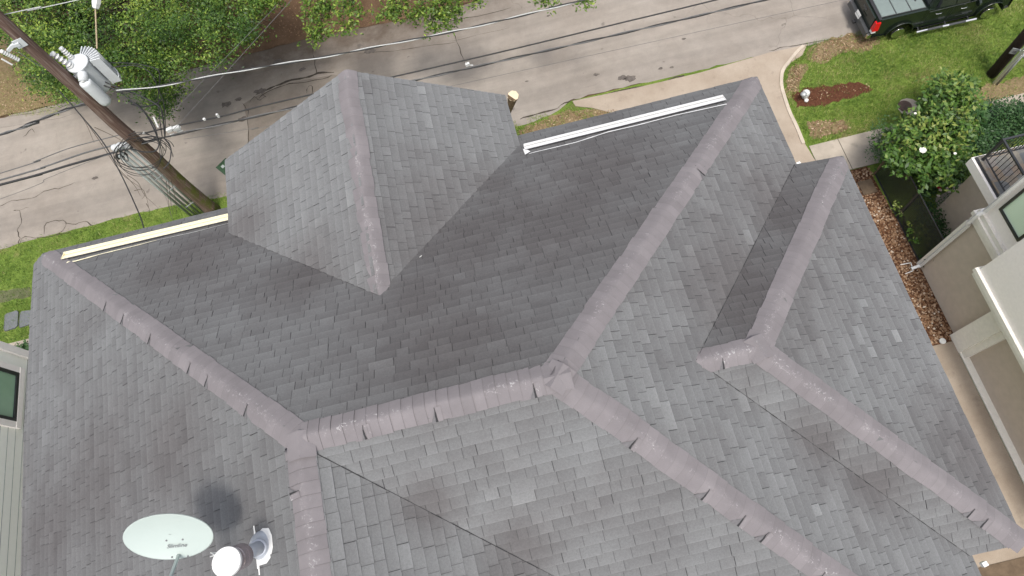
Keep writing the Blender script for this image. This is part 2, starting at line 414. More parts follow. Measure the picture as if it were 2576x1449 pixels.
roadp = [(-80, 16.12), (-20.4, 16.1), (-15.5, 16.22), (-11.5, 16.0), (-9, 15.95), (-5, 16.3), (.2, 15.75), (2, 15.85), (3.1, 16.1), (3.7, 16.45), (11.8, 16.28), (13.4, 16.2), (16, 16.1), (80, 16.0),
         (80, 22.8), (5, 22.7), (-2.2, 22.7), (-6.5, 23.0), (-12, 22.95), (-21, 22.9), (-80, 22.9)]
rb = MB(); rb.poly([Vector((x, y, .004)) for x, y in jag(roadp, .05, .35)])
def strip(b, pts, wd, z, m, closed=False):
    pts = bez([G(*p) for p in pts], 3); n = len(pts); L = []
    q = []
    for p in pts: q.append(p + Vector((R.uniform(-.045, .045), R.uniform(-.045, .045), 0)))
    for i, p in enumerate(q):
        d = (q[min(i + 1, n - 1)] - q[max(i - 1, 0)]).normalized(); nn = Vector((-d.y, d.x, 0)); ww = wd * R.uniform(.25, 1.2) / 2 * .75
        if i in (0, n - 1): ww *= .3
        L.append((p + nn * ww, p - nn * ww))
    for i in range(n - 1): b.poly([Vector((v.x, v.y, z)) for v in (L[i][0], L[i][1], L[i + 1][1], L[i + 1][0])], m)
for pts, wd in (([(786, 117), (790, 150), (796, 190)], .05), ([(1140, 82), (1155, 120), (1171, 160)], .045),
                ([(644, 240), (680, 222), (719, 206), (770, 195), (800, 184), (839, 183)], .13),
                ([(648, 248), (690, 225), (730, 210), (790, 203), (835, 190)], .06),
                ([(660, 237), (668, 243), (655, 250), (640, 245), (625, 258)], .05),
                ([(610, 262), (625, 280), (622, 310), (626, 345), (620, 370)], .05),
                ([(770, 235), (775, 220), (785, 218), (785, 238)], .05),
                ([(0, 297), (60, 290), (120, 280), (180, 262)], .03), ([(0, 322), (70, 312), (130, 300), (200, 285)], .025),
                ([(0, 520), (30, 505), (80, 500), (110, 480), (150, 475), (190, 460)], .04),
                ([(32, 528), (48, 530), (55, 555), (45, 580), (50, 600), (44, 622)], .05), ([(48, 530), (75, 520)], .03),
                ([(110, 590), (118, 562), (150, 555), (165, 562), (160, 580), (140, 590)], .04), ([(165, 562), (190, 565), (215, 558), (235, 568)], .05),
                ([(50, 615), (62, 596), (90, 600), (130, 593), (180, 583)], .05),
                ([(1060, 55), (1100, 58), (1200, 40), (1288, 20)], .03), ([(900, 135), (990, 128), (1060, 118), (1150, 105)], .03),
                ([(1130, 105), (1200, 90), (1280, 70)], .02),
                ([(1448, 258), (1550, 232), (1680, 205), (1760, 185), (1850, 165), (1932, 140)], .09),
                ([(1640, 215), (1700, 196), (1720, 190)], .14), ([(1308, 300), (1350, 285), (1400, 272), (1430, 255), (1448, 250)], .09),
                ([(60, 345), (80, 325), (88, 335)], .04), ([(1932, 130), (1980, 118), (2020, 112), (2150, 90)], .04)):
    strip(rb, pts, wd, .012, 1)
for c, rad in (((1565, 196), .22), ((1585, 198), .3), ((1500, 188), .14), ((1662, 173), .12), ((1690, 170), .1), ((570, 262), .3), ((600, 250), .2), ((395, 445), .42), ((610, 300), .28), ((240, 448), .16),
               ((760, 175), .18), ((930, 130), .3), ((1380, 40), .1), ((1720, 98), .1), ((1325, 205), .08), ((700, 155), .25), ((655, 230), .3)):
    p = G(*c); n = 14; ph = R.uniform(0, 6)
    rb.poly([Vector((p.x + math.cos(k / n * 6.283) * rad * R.uniform(.6, 1.1), p.y + math.sin(k / n * 6.283) * rad * .6 * R.uniform(.5, 1.1), .016)) for k in range(n)], 3)
pp = [(644, 242), (719, 210), (839, 188), (900, 200), (1000, 260), (900, 330), (620, 372), (626, 345), (621, 300), (612, 262)]
rb.poly([Vector((q.x, q.y, .008)) for q in [G(*p) for p in pp]], 2)
M['stain'] = plain('oil_stain', (.17, .145, .125), .9, 0, .25, 6)
tag(rb.bm('road', [M['road'], M['crack'], M['patch'], M['stain']]), kind='structure')
# verge beyond the street
far_ = jag([(-80, 22.85), (-6, 23.0), (-2, 22.72), (80, 22.8), (80, 60), (-80, 60)], .06, .5)
sheet('far_verge', far_, .018, soil_mat('shaded_earth', (.105, .062, .036), (.185, .118, .074), 1.5))
lv = jag([G(-200, 330), G(0, 294), G(60, 283), G(130, 266), G(200, 240), G(300, 200), G(260, 60), G(-300, 60)], .12, .5)
sheet('dry_verge', [(p[0], p[1]) for p in lv], .024, M['drysoil'])
# driveway
dv = [G(1448, 268), G(1440, 255), G(1600, 222), G(1760, 184), G(1932, 134), G(2030, 113), G(2018, 140), G(1990, 157), G(1970, 180), G(1966, 212), G(1972, 240), G(1987, 282), G(2005, 320), G(2024, 362),
      Vector((11.7, 11.0, 0)), Vector((9, 11, 0)), Vector((9, 7, 0)), Vector((3, 7, 0)), Vector((3, 12, 0)), G(1550, 287), G(1488, 272)]
sheet('driveway', dv, .03, M['drive'], th=.03)
b = MB()                                    # raised edge of the drive
edge = bez([G(*p) for p in ((2022, 118), (2004, 135), (1988, 155), (1970, 180), (1967, 212), (1973, 240), (1987, 282), (2005, 320), (2022, 362))], 5)
rings = []
for i, p in enumerate(edge):
    d = (edge[min(i + 1, len(edge) - 1)] - edge[max(i - 1, 0)]).normalized(); nn = Vector((-d.y, d.x, 0))
    rings.append([p + nn * -.10 + Vector((0, 0, .0)), p + nn * -.09 + Vector((0, 0, .07)), p + nn * .03 + Vector((0, 0, .08)), p + nn * .05])
b.loft(rings); tag(b.bm('driveway_kerb', conc_mat('kerb_concrete', (.42, .36, .29), (.55, .48, .39), 2)), kind='structure')
b = MB()
b.box((-30, 11.12, -.01), (36, 1.35, .09)); b.box((30.0, 11.12, -.01), (36.6, 1.35, .09))
b.box((-16, 9.9, -.02), (1.2, 1.4, .09))
for x in (-12.4, -13.9, -15.4, -16.9, -18.4, -19.9, -21.4, 12.8, 14.3, 15.8, 17.3, 18.8, 20.3): b.box((x, 11.12, .037), (.02, 1.35, .006), m=1)
tag(b.bm('sidewalk', [M['walk'], M['crack']]), kind='structure')
for pts, nm, mt, z in (([(1999, 228), (2080, 217), (2160, 206), (2196, 226), (2158, 242), (2085, 262), (2003, 272), (1994, 248)], 'mulch_bed', M['mulch'], .014),
                       ([(2035, 122), (2060, 108), (2130, 85), (2205, 92), (2212, 112), (2190, 128), (2130, 132), (2080, 158), (2040, 156), (2022, 145)], 'bare_earth', M['drysoil'], .010),
                       ([(1984, 176), (2000, 160), (2030, 160), (2022, 190), (2010, 215), (2000, 240), (1982, 250), (1974, 225)], 'bare_earth', M['drysoil'], .010),
                       ([(2030, 305), (2120, 300), (2140, 325), (2060, 350), (2035, 340)], 'bare_earth', M['drysoil'], .010),
                       ([(2440, 225), (2576, 190), (2600, 232), (2450, 262)], 'bare_earth', M['drysoil'], .010),
                       ([(1305, 330), (1420, 280), (1520, 276), (1545, 285), (1440, 312), (1310, 345)], 'bare_earth', M['drysoil'], .006)):
    o = sheet(nm, jag([G(*p) for p in pts], .13, .17), z, mt)
# side passage: gravel and concrete
sheet('gravel_strip', [(11.2, 10.42), (13.35, 10.42), (13.47, 8), (13.5, 3.5), (13.42, 3.5), (11.0, 3.55)], .010, M['gravel'])
b = MB()
for k in range(2600):
    x = R.uniform(11.9, 13.42); y = R.uniform(3.6, 10.35); r = R.uniform(.015, .05) * (1.4 if R.random() < .1 else 1)
    if x > 12.6 and 9.2 < y < 10 and R.random() < .8: continue
    n = 5; ph = R.uniform(0, 6); t = min(1, max(0, R.gauss(.5, .25))); h = r * R.uniform(.4, .8)
    lo = [Vector((x + math.cos(ph + j * 1.257) * r * R.uniform(.7, 1.1), y + math.sin(ph + j * 1.257) * r * R.uniform(.6, 1.1), .008)) for j in range(n)]
    hi = [Vector((x + (p.x - x) * .55, y + (p.y - y) * .55, .01 + h)) for p in lo]
    for j in range(n): b.poly([lo[j], lo[(j + 1) % n], hi[(j + 1) % n], hi[j]], 0, t)
    b.poly(hi, 0, t)
tag(b.bm('gravel', M['pebble']), 'brown and pale gravel filling the side strip beside the house', 'gravel', kind='stuff')
b = MB(); b.box((13.0, 9.6, .03), (.5, .55, .05)); tag(b.bm('paving_slab', M['brownpave']), 'brown square slab lying in the gravel near the black fence', 'paving slab')
sheet('side_walk', [(10.9, 3.52), (13.30, 3.52), (13.28, -12), (10.9, -12)], .035, M['drive'], th=.04)
sheet('foundation_ledge', [(13.33, 3.45), (13.62, 3.45), (13.62, -12), (13.31, -12)], .055, M['ngb_trim'], th=.06)
sheet('timber_decking', [(6, -3.05), (12.85, -3.0), (12.9, -12), (6, -12)], .06, M['brownpave'], th=.06)
sheet('front_path', [G(2350, 500), G(2430, 455), G(2470, 480), G(2560, 560), G(2440, 620), G(2395, 600), G(2370, 550)], .02, M['walk'], th=.02)

# ---------------------------------------------------------------- own house
house = empty('townhouse', (-2, 2, 0))
tag(house, 'large grey shingled townhouse roof filling the middle of the photo', 'house')
J1 = isec('N', 'S', 'W'); J2 = isec('N', 'S', 'E'); NW = isec('N', 'W', 'eN'); NE = isec('N', 'E', 'eN')
YB = -9.0
RJ = isec('W', 'SE', 'S')
ze = H - 10.585
SEc = isec('S', 'E', ('z', ze)); VS = isec('S', 'SE', ('z', ze)); RB = isec('W', 'SE', ('y', YB))
WB = isec('W', 'eW', ('y', YB)); WBz = isec('W', ('z', ze), ('y', YB)); SEB = isec('SE', ('z', ze), ('y', YB))
WA = isec('wN', 'wS', 'E'); WJ = isec('wN', 'wS', 'wE'); WNE = isec('wN', 'wE', 'ewN'); VN = isec('wN', 'E', 'ewN')
wz = WNE.z
WSE = isec('wS', 'wE', ('z', wz)); VSE = isec('wS', 'E', ('z', wz))
G0 = isec('gW', 'gE', 'egN'); G1 = isec('gW', 'gE', 'N'); GWc = isec('gW', 'egW', 'egN'); GEc = isec('gE', 'egE', 'egN')
GWv = isec('gW', 'egW', 'N'); GEv = isec('gE', 'egE', 'N')
W2 = GP(85, 666, 'W'); W3 = GP(61, 1087, 'W'); W4 = GP(54, 1449, 'W'); WB = W4 + (W4 - W3) * ((YB - W4.y) / (W4.y - W3.y))
FACES = [('N', [NW, NE, J2, J1]), ('W', [NW, RJ, RB, WB, W3, W2]), ('S', [RJ, J2, SEc, VS]), ('SE', [RJ, VS, SEB, RB]),
         ('E', [J2, NE, isec('E', 'eE', ('y', 5.2)), isec('E', ('z', ze), ('y', -3.5)), SEc]),
         ('wN', [WA, WJ, WNE, VN]), ('wS', [WA, VSE, WSE, WJ]), ('wE', [WJ, WSE, WNE]),
         ('gW', [G0, G1, GWv, GWc]), ('gE', [G0, GEc, GEv, G1])]
# E must reach its eave below the wing too
FACES[4] = ('E', [J2, NE, SEc])
def clip(poly, reg):                        # poly: list of (u,v,...) tuples, clipped by convex CCW region
    out = poly
    for i in range(len(reg)):
        a, b_ = reg[i], reg[(i + 1) % len(reg)]; ex, ey = b_[0] - a[0], b_[1] - a[1]
        f = lambda p: ex * (p[1] - a[1]) - ey * (p[0] - a[0])
        src, out = out, []
        for k in range(len(src)):
            p, q = src[k], src[(k + 1) % len(src)]; fp, fq = f(p), f(q)
            if fp >= 0: out.append(p)
            if (fp > 0 and fq < 0) or (fp < 0 and fq > 0):
                t = fp / (fp - fq); out.append(tuple(p[m] + (q[m] - p[m]) * t for m in range(len(p))))
        if len(out) < 3: return []
    return out
shg = MB(); deck = MB()
EXPO = .143
TONE = {'N': (.20, .08), 'W': (.40, .09), 'S': (.54, .11), 'SE': (.52, .09), 'E': (.50, .10), 'wN': (.10, .07), 'wS': (.52, .11), 'wE': (.46, .13), 'gW': (.68, .09), 'gE': (.62, .10)}  # mean and spread per slope; N and wN have their shade painted in
for nm, P in FACES:
    a, b_, c = PL[nm]; n = Vector((-a, -b_, 1)).normalized()
    u = Vector((0, 0, 1)).cross(n).normalized(); v = n.cross(u)
    P = [Vector((p.x, p.y, H + c + a * p.x + b_ * p.y)) for p in P]
    O = min(P, key=lambda p: p.z)
    reg = [((p - O).dot(u), (p - O).dot(v)) for p in P]
    ar = sum(reg[i][0] * reg[(i + 1) % len(reg)][1] - reg[(i + 1) % len(reg)][0] * reg[i][1] for i in range(len(reg)))
    if ar < 0: reg = reg[::-1]; P = P[::-1]
    # deck slab
    dn = Vector((0, 0, -.14))
    deck.poly([p + n * -.002 for p in P]); deck.poly([p + dn for p in P[::-1]], 1)
    for i in range(len(P)):
        p, q = P[i], P[(i + 1) % len(P)]; deck.poly([p + n * -.002, p + dn, q + dn, q + n * -.002], 1)
    vmin = min(r[1] for r in reg) - .02; vmax = max(r[1] for r in reg); umin = min(r[0] for r in reg); umax = max(r[0] for r in reg)
    # let the shingles overhang eaves/rakes by a ragged centimetre or two
    row = 0; vv = vmin
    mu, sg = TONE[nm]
    while vv < vmax:
        uu = umin - R.uniform(.05, .4); rt = R.gauss(0, .04); gl = 0
        wob = [R.uniform(-.004, .004) for _ in range(4)]
        while uu < umax:
            wd = R.choice((.13, .17, .20, .24, .28, .33)) * R.uniform(.9, 1.1)
            if gl <= 0: gl = R.randint(3, 5); gp = R.uniform(.003, .007)
            else: gp = R.uniform(.0015, .003)
            gl -= 1
            lift = R.choice((0, 0, .0015, .003, .005)) + (R.uniform(.004, .009) if R.random() < .05 else 0)
            jv = R.choice((0, 0, 0, -.004, .004, -.008 if R.random() < .3 else 0)) + wob[0]
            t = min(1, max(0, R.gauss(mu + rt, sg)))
            if nm in ('wE', 'E') and R.random() < .13: t = min(1, t + R.uniform(.15, .28))
            q = [(uu, vv + jv, 0, 0), (uu + wd - gp, vv + jv, 1, 0), (uu + wd - gp, vv + EXPO + .012, 1, 1.04), (uu, vv + EXPO + .012, 0, 1.04)]
            cp = clip(q, reg)
            if cp:
                hb = .0095 + lift
                hh = lambda w_: hb * (1 - min(1, w_)) + .0012
                top = [O + u * p[0] + v * p[1] + n * hh(p[3]) for p in cp]
                g_ = wd / .24
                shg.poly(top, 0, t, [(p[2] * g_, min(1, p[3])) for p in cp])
                for i in range(len(cp)):
                    p, r_ = cp[i], cp[(i + 1) % len(cp)]
                    if (p[3] < .02 and r_[3] < .02) or (p[2] < .02 and r_[2] < .02) or (p[2] > .98 and r_[2] > .98):
                        A_, B_ = top[i], top[(i + 1) % len(cp)]
                        shg.poly([A_, O + u * p[0] + v * p[1], O + u * r_[0] + v * r_[1], B_], 1, t)
            uu += wd
        vv += EXPO; row += 1
M['shedge'] = plain('shingle_cut_edge', (.055, .055, .06), .95)
roof = deck.bm('roof', [M['felt'], M['fascia']], house)
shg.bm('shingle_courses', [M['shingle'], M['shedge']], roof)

def plane_n(nm): a, b_, c = PL[nm]; return Vector((-a, -b_, 1)).normalized()
def weld(o):                                # join the quads of a cap so it shades as one bent sheet
    bm_ = bmesh.new(); bm_.from_mesh(o.data); bmesh.ops.remove_doubles(bm_, verts=bm_.verts, dist=.0004)
    for f in bm_.faces: f.smooth = f.material_index == 0
    for e in bm_.edges:
        if len(e.link_faces) != 2 or e.link_faces[0].material_index != e.link_faces[1].material_index: e.smooth = False
    bm_.to_mesh(o.data); bm_.free()
def ridge(p0, p1, nl, nr, wd=.18, breaks=(), flip=1, start=0., end=1., expo=.15, jit=.007):
    """cap pieces laid from the low end p0 up to p1; nl / nr are the planes left / right of travel"""
    b = MB(); d = (p1 - p0).normalized(); L = (p1 - p0).length
    NL, NR = plane_n(nl), plane_n(nr)
    L_ = NL.cross(d); R_ = d.cross(NR)
    L_ = NL.cross(d).normalized(); R_ = d.cross(NR).normalized()
    nm = (NL + NR).normalized()
    side = nm.cross(d).normalized()
    if L_.dot(side) < 0: L_ = -L_
    if R_.dot(side) > 0: R_ = -R_
    s = L * start
    QS = (-1.0, -.78, -.52, -.3, -.13, 0, .13, .3, .52, .78, 1.0); NQ = len(QS) - 1
    jo = 0.
    while s < L * end:
        e_ = min(s + expo * 1.25, L * end + .02); t = min(1, max(0, R.gauss(.5, .15))); jo = jo * .5 + R.uniform(-jit, jit); wv = wd * R.uniform(.96, 1.03)
        secs = []
        for k, (ss, lift) in enumerate(((s, .020), (s + expo * .5, .0165), (s + expo, .013), (e_, .006))):
            base = p0 + d * ss; sec = []
            for q in QS:
                W_, NN = (L_, NL) if q < 0 else (R_, NR)
                if q == 0: NN = nm
                blend = max(0, 1 - abs(q) / .30)
                nn = (NN * (1 - blend) + nm * blend).normalized()
                drop = .008 * blend ** 2 + .004 * max(0, abs(q) - .6) / .4
                sec.append(base + W_ * (abs(q) * wv) + nn * (lift + .006 - drop) + side * jo)
            secs.append(sec)
        vs = (0, .5, 1, 1)
        for k in range(3):
            for i in range(NQ):
                u0, u1 = (QS[i] + 1) / 2, (QS[i + 1] + 1) / 2
                uv = [(u0, vs[k]), (u1, vs[k]), (u1, vs[k + 1]), (u0, vs[k + 1])]
                b.poly([secs[k][i], secs[k][i + 1], secs[k + 1][i + 1], secs[k + 1][i]], 0, t, uv)
        for i in range(NQ): b.poly([secs[0][i], secs[0][i + 1], secs[0][i + 1] - nm * .008, secs[0][i] - nm * .008], 1, t)
        for k in range(3):
            b.poly([secs[k][0], secs[k + 1][0], secs[k + 1][0] - NL * .012, secs[k][0] - NL * .012], 1, t)
            b.poly([secs[k][NQ], secs[k + 1][NQ], secs[k + 1][NQ] - NR * .012, secs[k][NQ] - NR * .012], 1, t)
        s += expo
    for fr, sd_, sz in breaks:              # split caps: torn corner showing the layer below and an open slot
        base = p0 + d * (L * fr) - nm * .003; W_, NN = (L_, NL) if sd_ > 0 else (R_, NR)
        a0 = base + NN * .030
        tri = [a0 + W_ * (wd * .30), a0 + W_ * (wd * 1.03), a0 + W_ * (wd * 1.03) + d * sz * .9, a0 + W_ * (wd * .85) + d * sz * .75, a0 + W_ * (wd * .5) + d * sz * .2]
        b.poly(tri, 2, .5)
        mid = [a0 + W_ * (wd * q) + d * R.uniform(-.006, .006) + NN * .003 for q in (.12, .4, .7, 1.0)]
        for i in range(3):
            ww = (.004, .011, .014)[i]; b.poly([mid[i] + d * ww * .6, mid[i] - d * ww * .6, mid[i + 1] - d * ww, mid[i + 1] + d * ww], 3, .5)
        # lifted edge beside the slot
        b.poly([mid[0] - d * .012, mid[3] - d * .016, mid[3] - d * .075 - NN * .006, mid[0] - d * .075 - NN * .006], 0, .75, [(.5, .5)] * 4)
    if start > 0:                            # cut the first caps flush with the two eaves
        for k, v_ in enumerate(b.v):
            lx = p0.x - (v_.x - p0.x) * 0
            if nl == 'W' or nr == 'W': v_.x = max(v_.x, p0.x - .012)
            if nr in ('E', 'wE') or nl in ('E', 'wE'): v_.x = min(v_.x, p0.x + .012)
            if 'N' in (nl, nr) or 'wN' in (nl, nr): v_.y = min(v_.y, p0.y + .012)
    o = b.bm('ridge_cap', [M['cap'], M['shedge'], M['lead'], M['felt']], roof); weld(o); return o
M['lead'] = plain('torn_shingle_layer', (.15, .145, .15), .95, 0, .12, 40)
def fr(p0, p1, px, py):                     # where a pixel falls along a line, by height of the ray
    best = 0; bd = 1e9
    r = ray(px, py).normalized(); o = Vector((0, 0, H))
    for k in range(401):
        q = p0 + (p1 - p0) * (k / 400) - o; dd = (q - r * q.dot(r)).length
        if dd < bd: bd = dd; best = k / 400
    return best
def brk(p0, p1, lst): return [(fr(p0, p1, x, y), s, z) for x, y, s, z in lst]
ridge(NW, J1, 'N', 'W', start=.012, breaks=brk(NW, J1, [(262, 768, -1, .07), (308, 797, -1, .06), (373, 850, -1, .06), (470, 925, -1, .06), (516, 955, -1, .09), (612, 1032, -1, .08)]))
ridge(NE, J2, 'E', 'N', start=.008, breaks=brk(NE, J2, [(1762, 434, 1, .10)]), wd=.19)
ridge(SEc, J2, 'S', 'E', breaks=brk(SEc, J2, [(1592, 1118, 1, .12), (1778, 1240, 1, .12), (1870, 1300, 1, .12), (1926, 1345, 1, .10), (2072, 1440, 1, .12)]), wd=.188)
ridge(RB, isec('W', 'SE', ('y', 1.72)), 'W', 'SE', breaks=brk(RB, J1, [(742, 1208, 1, .07)]), wd=.188)
ridge(J2, J1, 'S', 'N', breaks=brk(J2, J1, [(1342, 968, 1, .08), (1092, 1030, 1, .07), (915, 1080, 1, .05)]), wd=.20, expo=.14)
ridge(WJ, WA + (WA - WJ) * .16, 'wS', 'wN', breaks=brk(WJ, WA, [(1832, 912, 1, .06)]), wd=.18)
ridge(WNE, WJ, 'wE', 'wN', start=.012, wd=.185)
ridge(WSE, WJ, 'wS', 'wE', breaks=brk(WSE, WJ, [(2438, 1290, 1, .1), (2476, 1308, 1, .16)]), wd=.185)
ridge(G0, G1 + (G1 - G0) * .02, 'gE', 'gW', wd=.175, expo=.19, start=.0, jit=.022)
# doubled saddle caps where ridges meet
def saddle(c, dirs, nrm, m='cap'):
    b = MB()
    for i, (dv_, w_) in enumerate(dirs):
        d = Vector(dv_).normalized(); s_ = nrm.cross(d).normalized(); z = .034 + .006 * i
        c0 = c + nrm * z
        for sg_ in (-1, 1):
            b.poly([c0 - d * .16, c0 + d * .16, c0 + d * .16 + s_ * sg_ * w_ - Vector((0, 0, .085)), c0 - d * .16 + s_ * sg_ * w_ - Vector((0, 0, .085))][::sg_], 0, R.uniform(.4, .7), [(.4, .1), (.4, .5), (0.1, .5), (0.1, .1)])
    return b.bm('ridge_cap', [M[m]], roof)
saddle(J2 + Vector((.02, -.02, 0)), [(Vector((1, 0, 0)), .17), (Vector((.75, .8, 0)), .16)], Vector((0, 0, 1)))
saddle(J1 + Vector((0, -.08, 0)), [(Vector((0, 1, 0)), .17)], Vector((0, 0, 1)))
saddle(WJ + Vector((0, 0, 0)), [(Vector((.2, -1, 0)), .15)], Vector((0, 0, 1)))
# open valleys: narrow cut line
vb = MB()
for p0, p1, n1, n2 in ((RJ, VS, 'S', 'SE'), (WA, VN, 'wN', 'E'), (WA, VSE, 'wS', 'E'), (G1, GWv, 'gW', 'N')):
    vb = MB()
    up = (plane_n(n1) + plane_n(n2)).normalized(); d = (p1 - p0).normalized(); s_ = up.cross(d)
    n = 60
    for k in range(n):
        a_ = p0 + (p1 - p0) * (k / n) + up * .018; c_ = p0 + (p1 - p0) * ((k + 1) / n) + up * .018
        w_ = R.uniform(.001, .006) if n1 != 'gW' else R.uniform(.0, .004)
        vb.poly([a_ - s_ * w_, a_ + s_ * w_, c_ + s_ * w_, c_ - s_ * w_], 0)
    vb.bm('valley_joint', M['felt'], roof)
# a pale chip lodged in the valley beside the gable
for px, py in ((1058, 645),):
    cb = MB(); n_ = plane_n('N'); c0 = GP(px, py, 'N', .02); t_ = Vector((R.uniform(-1, 1), R.uniform(-1, 1), 0)); t_ = (t_ - n_ * t_.dot(n_)).normalized(); s_ = n_.cross(t_)
    cb.poly([c0 - t_ * .03, c0 + s_ * .012, c0 + t_ * .04, c0 - s_ * .012], 0); cb.bm('debris_chip', M['sealant'], roof)

# gutters lying on the street-side slope
def trough(pA, pB, mat, wd, hgt, lip2, name='roof_gutter'):
    b = MB(); nN = plane_n('N'); d = (pB - pA).normalized(); up = nN; dn = d.cross(up).normalized()
    if dn.y < 0: dn = -dn                   # towards the eave
    def bar(o0, o1, h0, h1, m=0, e0=0, e1=0):
        a = [pA - d * e0 + dn * o0 + up * h0, pA - d * e0 + dn * o1 + up * h0, pA - d * e0 + dn * o1 + up * h1, pA - d * e0 + dn * o0 + up * h1]
        c = [pB + d * e1 + dn * o0 + up * h0, pB + d * e1 + dn * o1 + up * h0, pB + d * e1 + dn * o1 + up * h1, pB + d * e1 + dn * o0 + up * h1]
        b.loft([a, c], m)
    bar(-wd / 2, wd / 2, .012, .022, 0)                      # floor of the channel
    bar(wd / 2 - .010, wd / 2, .022, hgt, 0)                  # outer wall
    bar(wd / 2 - .028, wd / 2 + .004, hgt, hgt + .008, 0)     # rolled outer lip
    bar(wd / 2 - .036, wd / 2 - .029, .022, .026, 1)          # dirt line below the lip
    bar(-wd / 2 - .006, -wd / 2, .012, .024, 1)
    for p, s_ in ((pA, -1), (pB, 1)):
        q = [p + dn * (-wd / 2) + up * .01, p + dn * (wd / 2) + up * .01, p + dn * (wd / 2) + up * hgt, p + dn * (-wd / 2) + up * hgt * .55]
        b.loft([q, [x + d * s_ * .006 for x in q]], 0)
    return b.bm(name, [mat, M['gut_dark']], house)
def seal(pts, wds, mat, parent):
    b = MB(); q = [GP(x, y, 'N', .018) for x, y in pts]; n_ = plane_n('N')
    P_ = []
    for i in range(len(q) - 1):
        for k in range(6): P_.append((q[i] + (q[i + 1] - q[i]) * (k / 6), wds[i] + (wds[i + 1] - wds[i]) * k / 6))
    P_.append((q[-1], wds[-1])); L = []
    for i, (p, w_) in enumerate(P_):
        d = (P_[min(i + 1, len(P_) - 1)][0] - P_[max(i - 1, 0)][0]).normalized(); s_ = n_.cross(d); w2 = w_ * R.uniform(.75, 1.2)
        L.append((p + s_ * w2 / 2 + n_ * .004, p - s_ * w2 / 2 + n_ * .004))
    for i in range(len(L) - 1): b.poly([L[i][0], L[i][1], L[i + 1][1], L[i + 1][0]])
    return b.bm('sealant_strip', mat, parent)
g1 = trough(GP(161, 648, 'N', .03), GP(578, 550, 'N', .03), M['gut_cream'], .165, .06, 1)
g1['label'] = 'cream roof gutter near the left end of the eave'
seal([(163, 661), (190, 657), (255, 639), (330, 621), (395, 604)], [.05, .045, .028, .022, .008], M['gut_cream'], g1)
seal([(395, 604), (480, 586), (575, 562)], [.006, .012, .006], M['sealant'], g1)
g2 = trough(GP(1320, 374, 'N', .03), GP(1822, 250, 'N', .03), M['gut_white'], .155, .05, 1)
g2['label'] = 'white roof gutter near the right end of the eave'
seal([(1330, 387), (1345, 383), (1400, 370), (1450, 358), (1530, 332), (1600, 316), (1700, 290), (1828, 262)], [.015, .018, .022, .026, .03, .03, .028, .03], M['gut_white'], g2)
b = MB(); b.poly([GP(x, y, 'N', .05) for x, y in ((1315, 374), (1328, 377), (1334, 381), (1321, 389))]); b.bm('flashing_corner', M['gut_white'], house)
for x, y, z in ((2475, 1419, ze - .05), (2008, 414, ze), (1314, 366, ze)):
    b = MB(); c0 = G(x, y, z); b.box(c0, (.07, .06, .08), .2); b.bm('downspout_outlet', M['pvc'], house)

# house walls below the eaves
b = MB(); zt = ze - .02
b.box((-1.78, 1.9, zt / 2), (13.0, 9.8, zt)); b.box((5.0, 2.0, zt / 2 - .01), (1.3, 5.6, zt - .02)); b.box((-2.72, -6.0, zt / 2 - .02), (11.2, 6.0, zt - .04))
b.box((-2.13, 7.2, zt / 2 - .03), (5.0, 1.3, zt - .06))
b.poly([GWc + Vector((.25, -.25, -.05)), GEc + Vector((-.25, -.25, -.05)), G0 + Vector((0, -.25, -.16))])
b.poly([GWc + Vector((.25, -.25, -.05)), GEc + Vector((-.25, -.25, -.05)), Vector((GEc.x - .25, GEc.y - .25, 10)), Vector((GWc.x + .25, GWc.y - .25, 10))])
b.bm('wall', M['stucco_own'], house)
def window(par, c, w_, h_, axis, fm, pm, depth=.08, sill=True, mull=True):
    """axis: outward normal (unit x or y)"""
    ax = Vector(axis); t_ = Vector((0, 0, 1)).cross(ax); c = Vector(c); b = MB()
    def bx_(du, dz, su, sz, out, th, bb, m=0):
        p = c + t_ * du + Vector((0, 0, dz)) + ax * out
        sx, sy = (th, su) if abs(ax.x) > .5 else (su, th); bb.box(p, (sx, sy, sz), m=m)
    f = .07
    bx_(0, h_ / 2 - f / 2, w_, f, .02, depth, b); bx_(0, -h_ / 2 + f / 2, w_, f, .02, depth, b)
    bx_(-w_ / 2 + f / 2, 0, f, h_ - 2 * f, .02, depth, b); bx_(w_ / 2 - f / 2, 0, f, h_ - 2 * f, .02, depth, b)
    fo = b.bm('window', fm, par)
    b = MB(); bx_(0, 0, w_ - 2 * f, h_ - 2 * f, .0, .02, b); b.bm('pane', pm, fo)
    return fo
for x in (-7.5, -4.0 + 1, -1.2, 3.4):
    for z in (5.2, 8.6): window(house, (x, 8.0 if -4.6 < x < .4 and False else (7.86 if -4.6 < x < .3 else 6.82), z), 1.0, 1.5, (0, 1, 0), M['frame'], M['glassdark'])

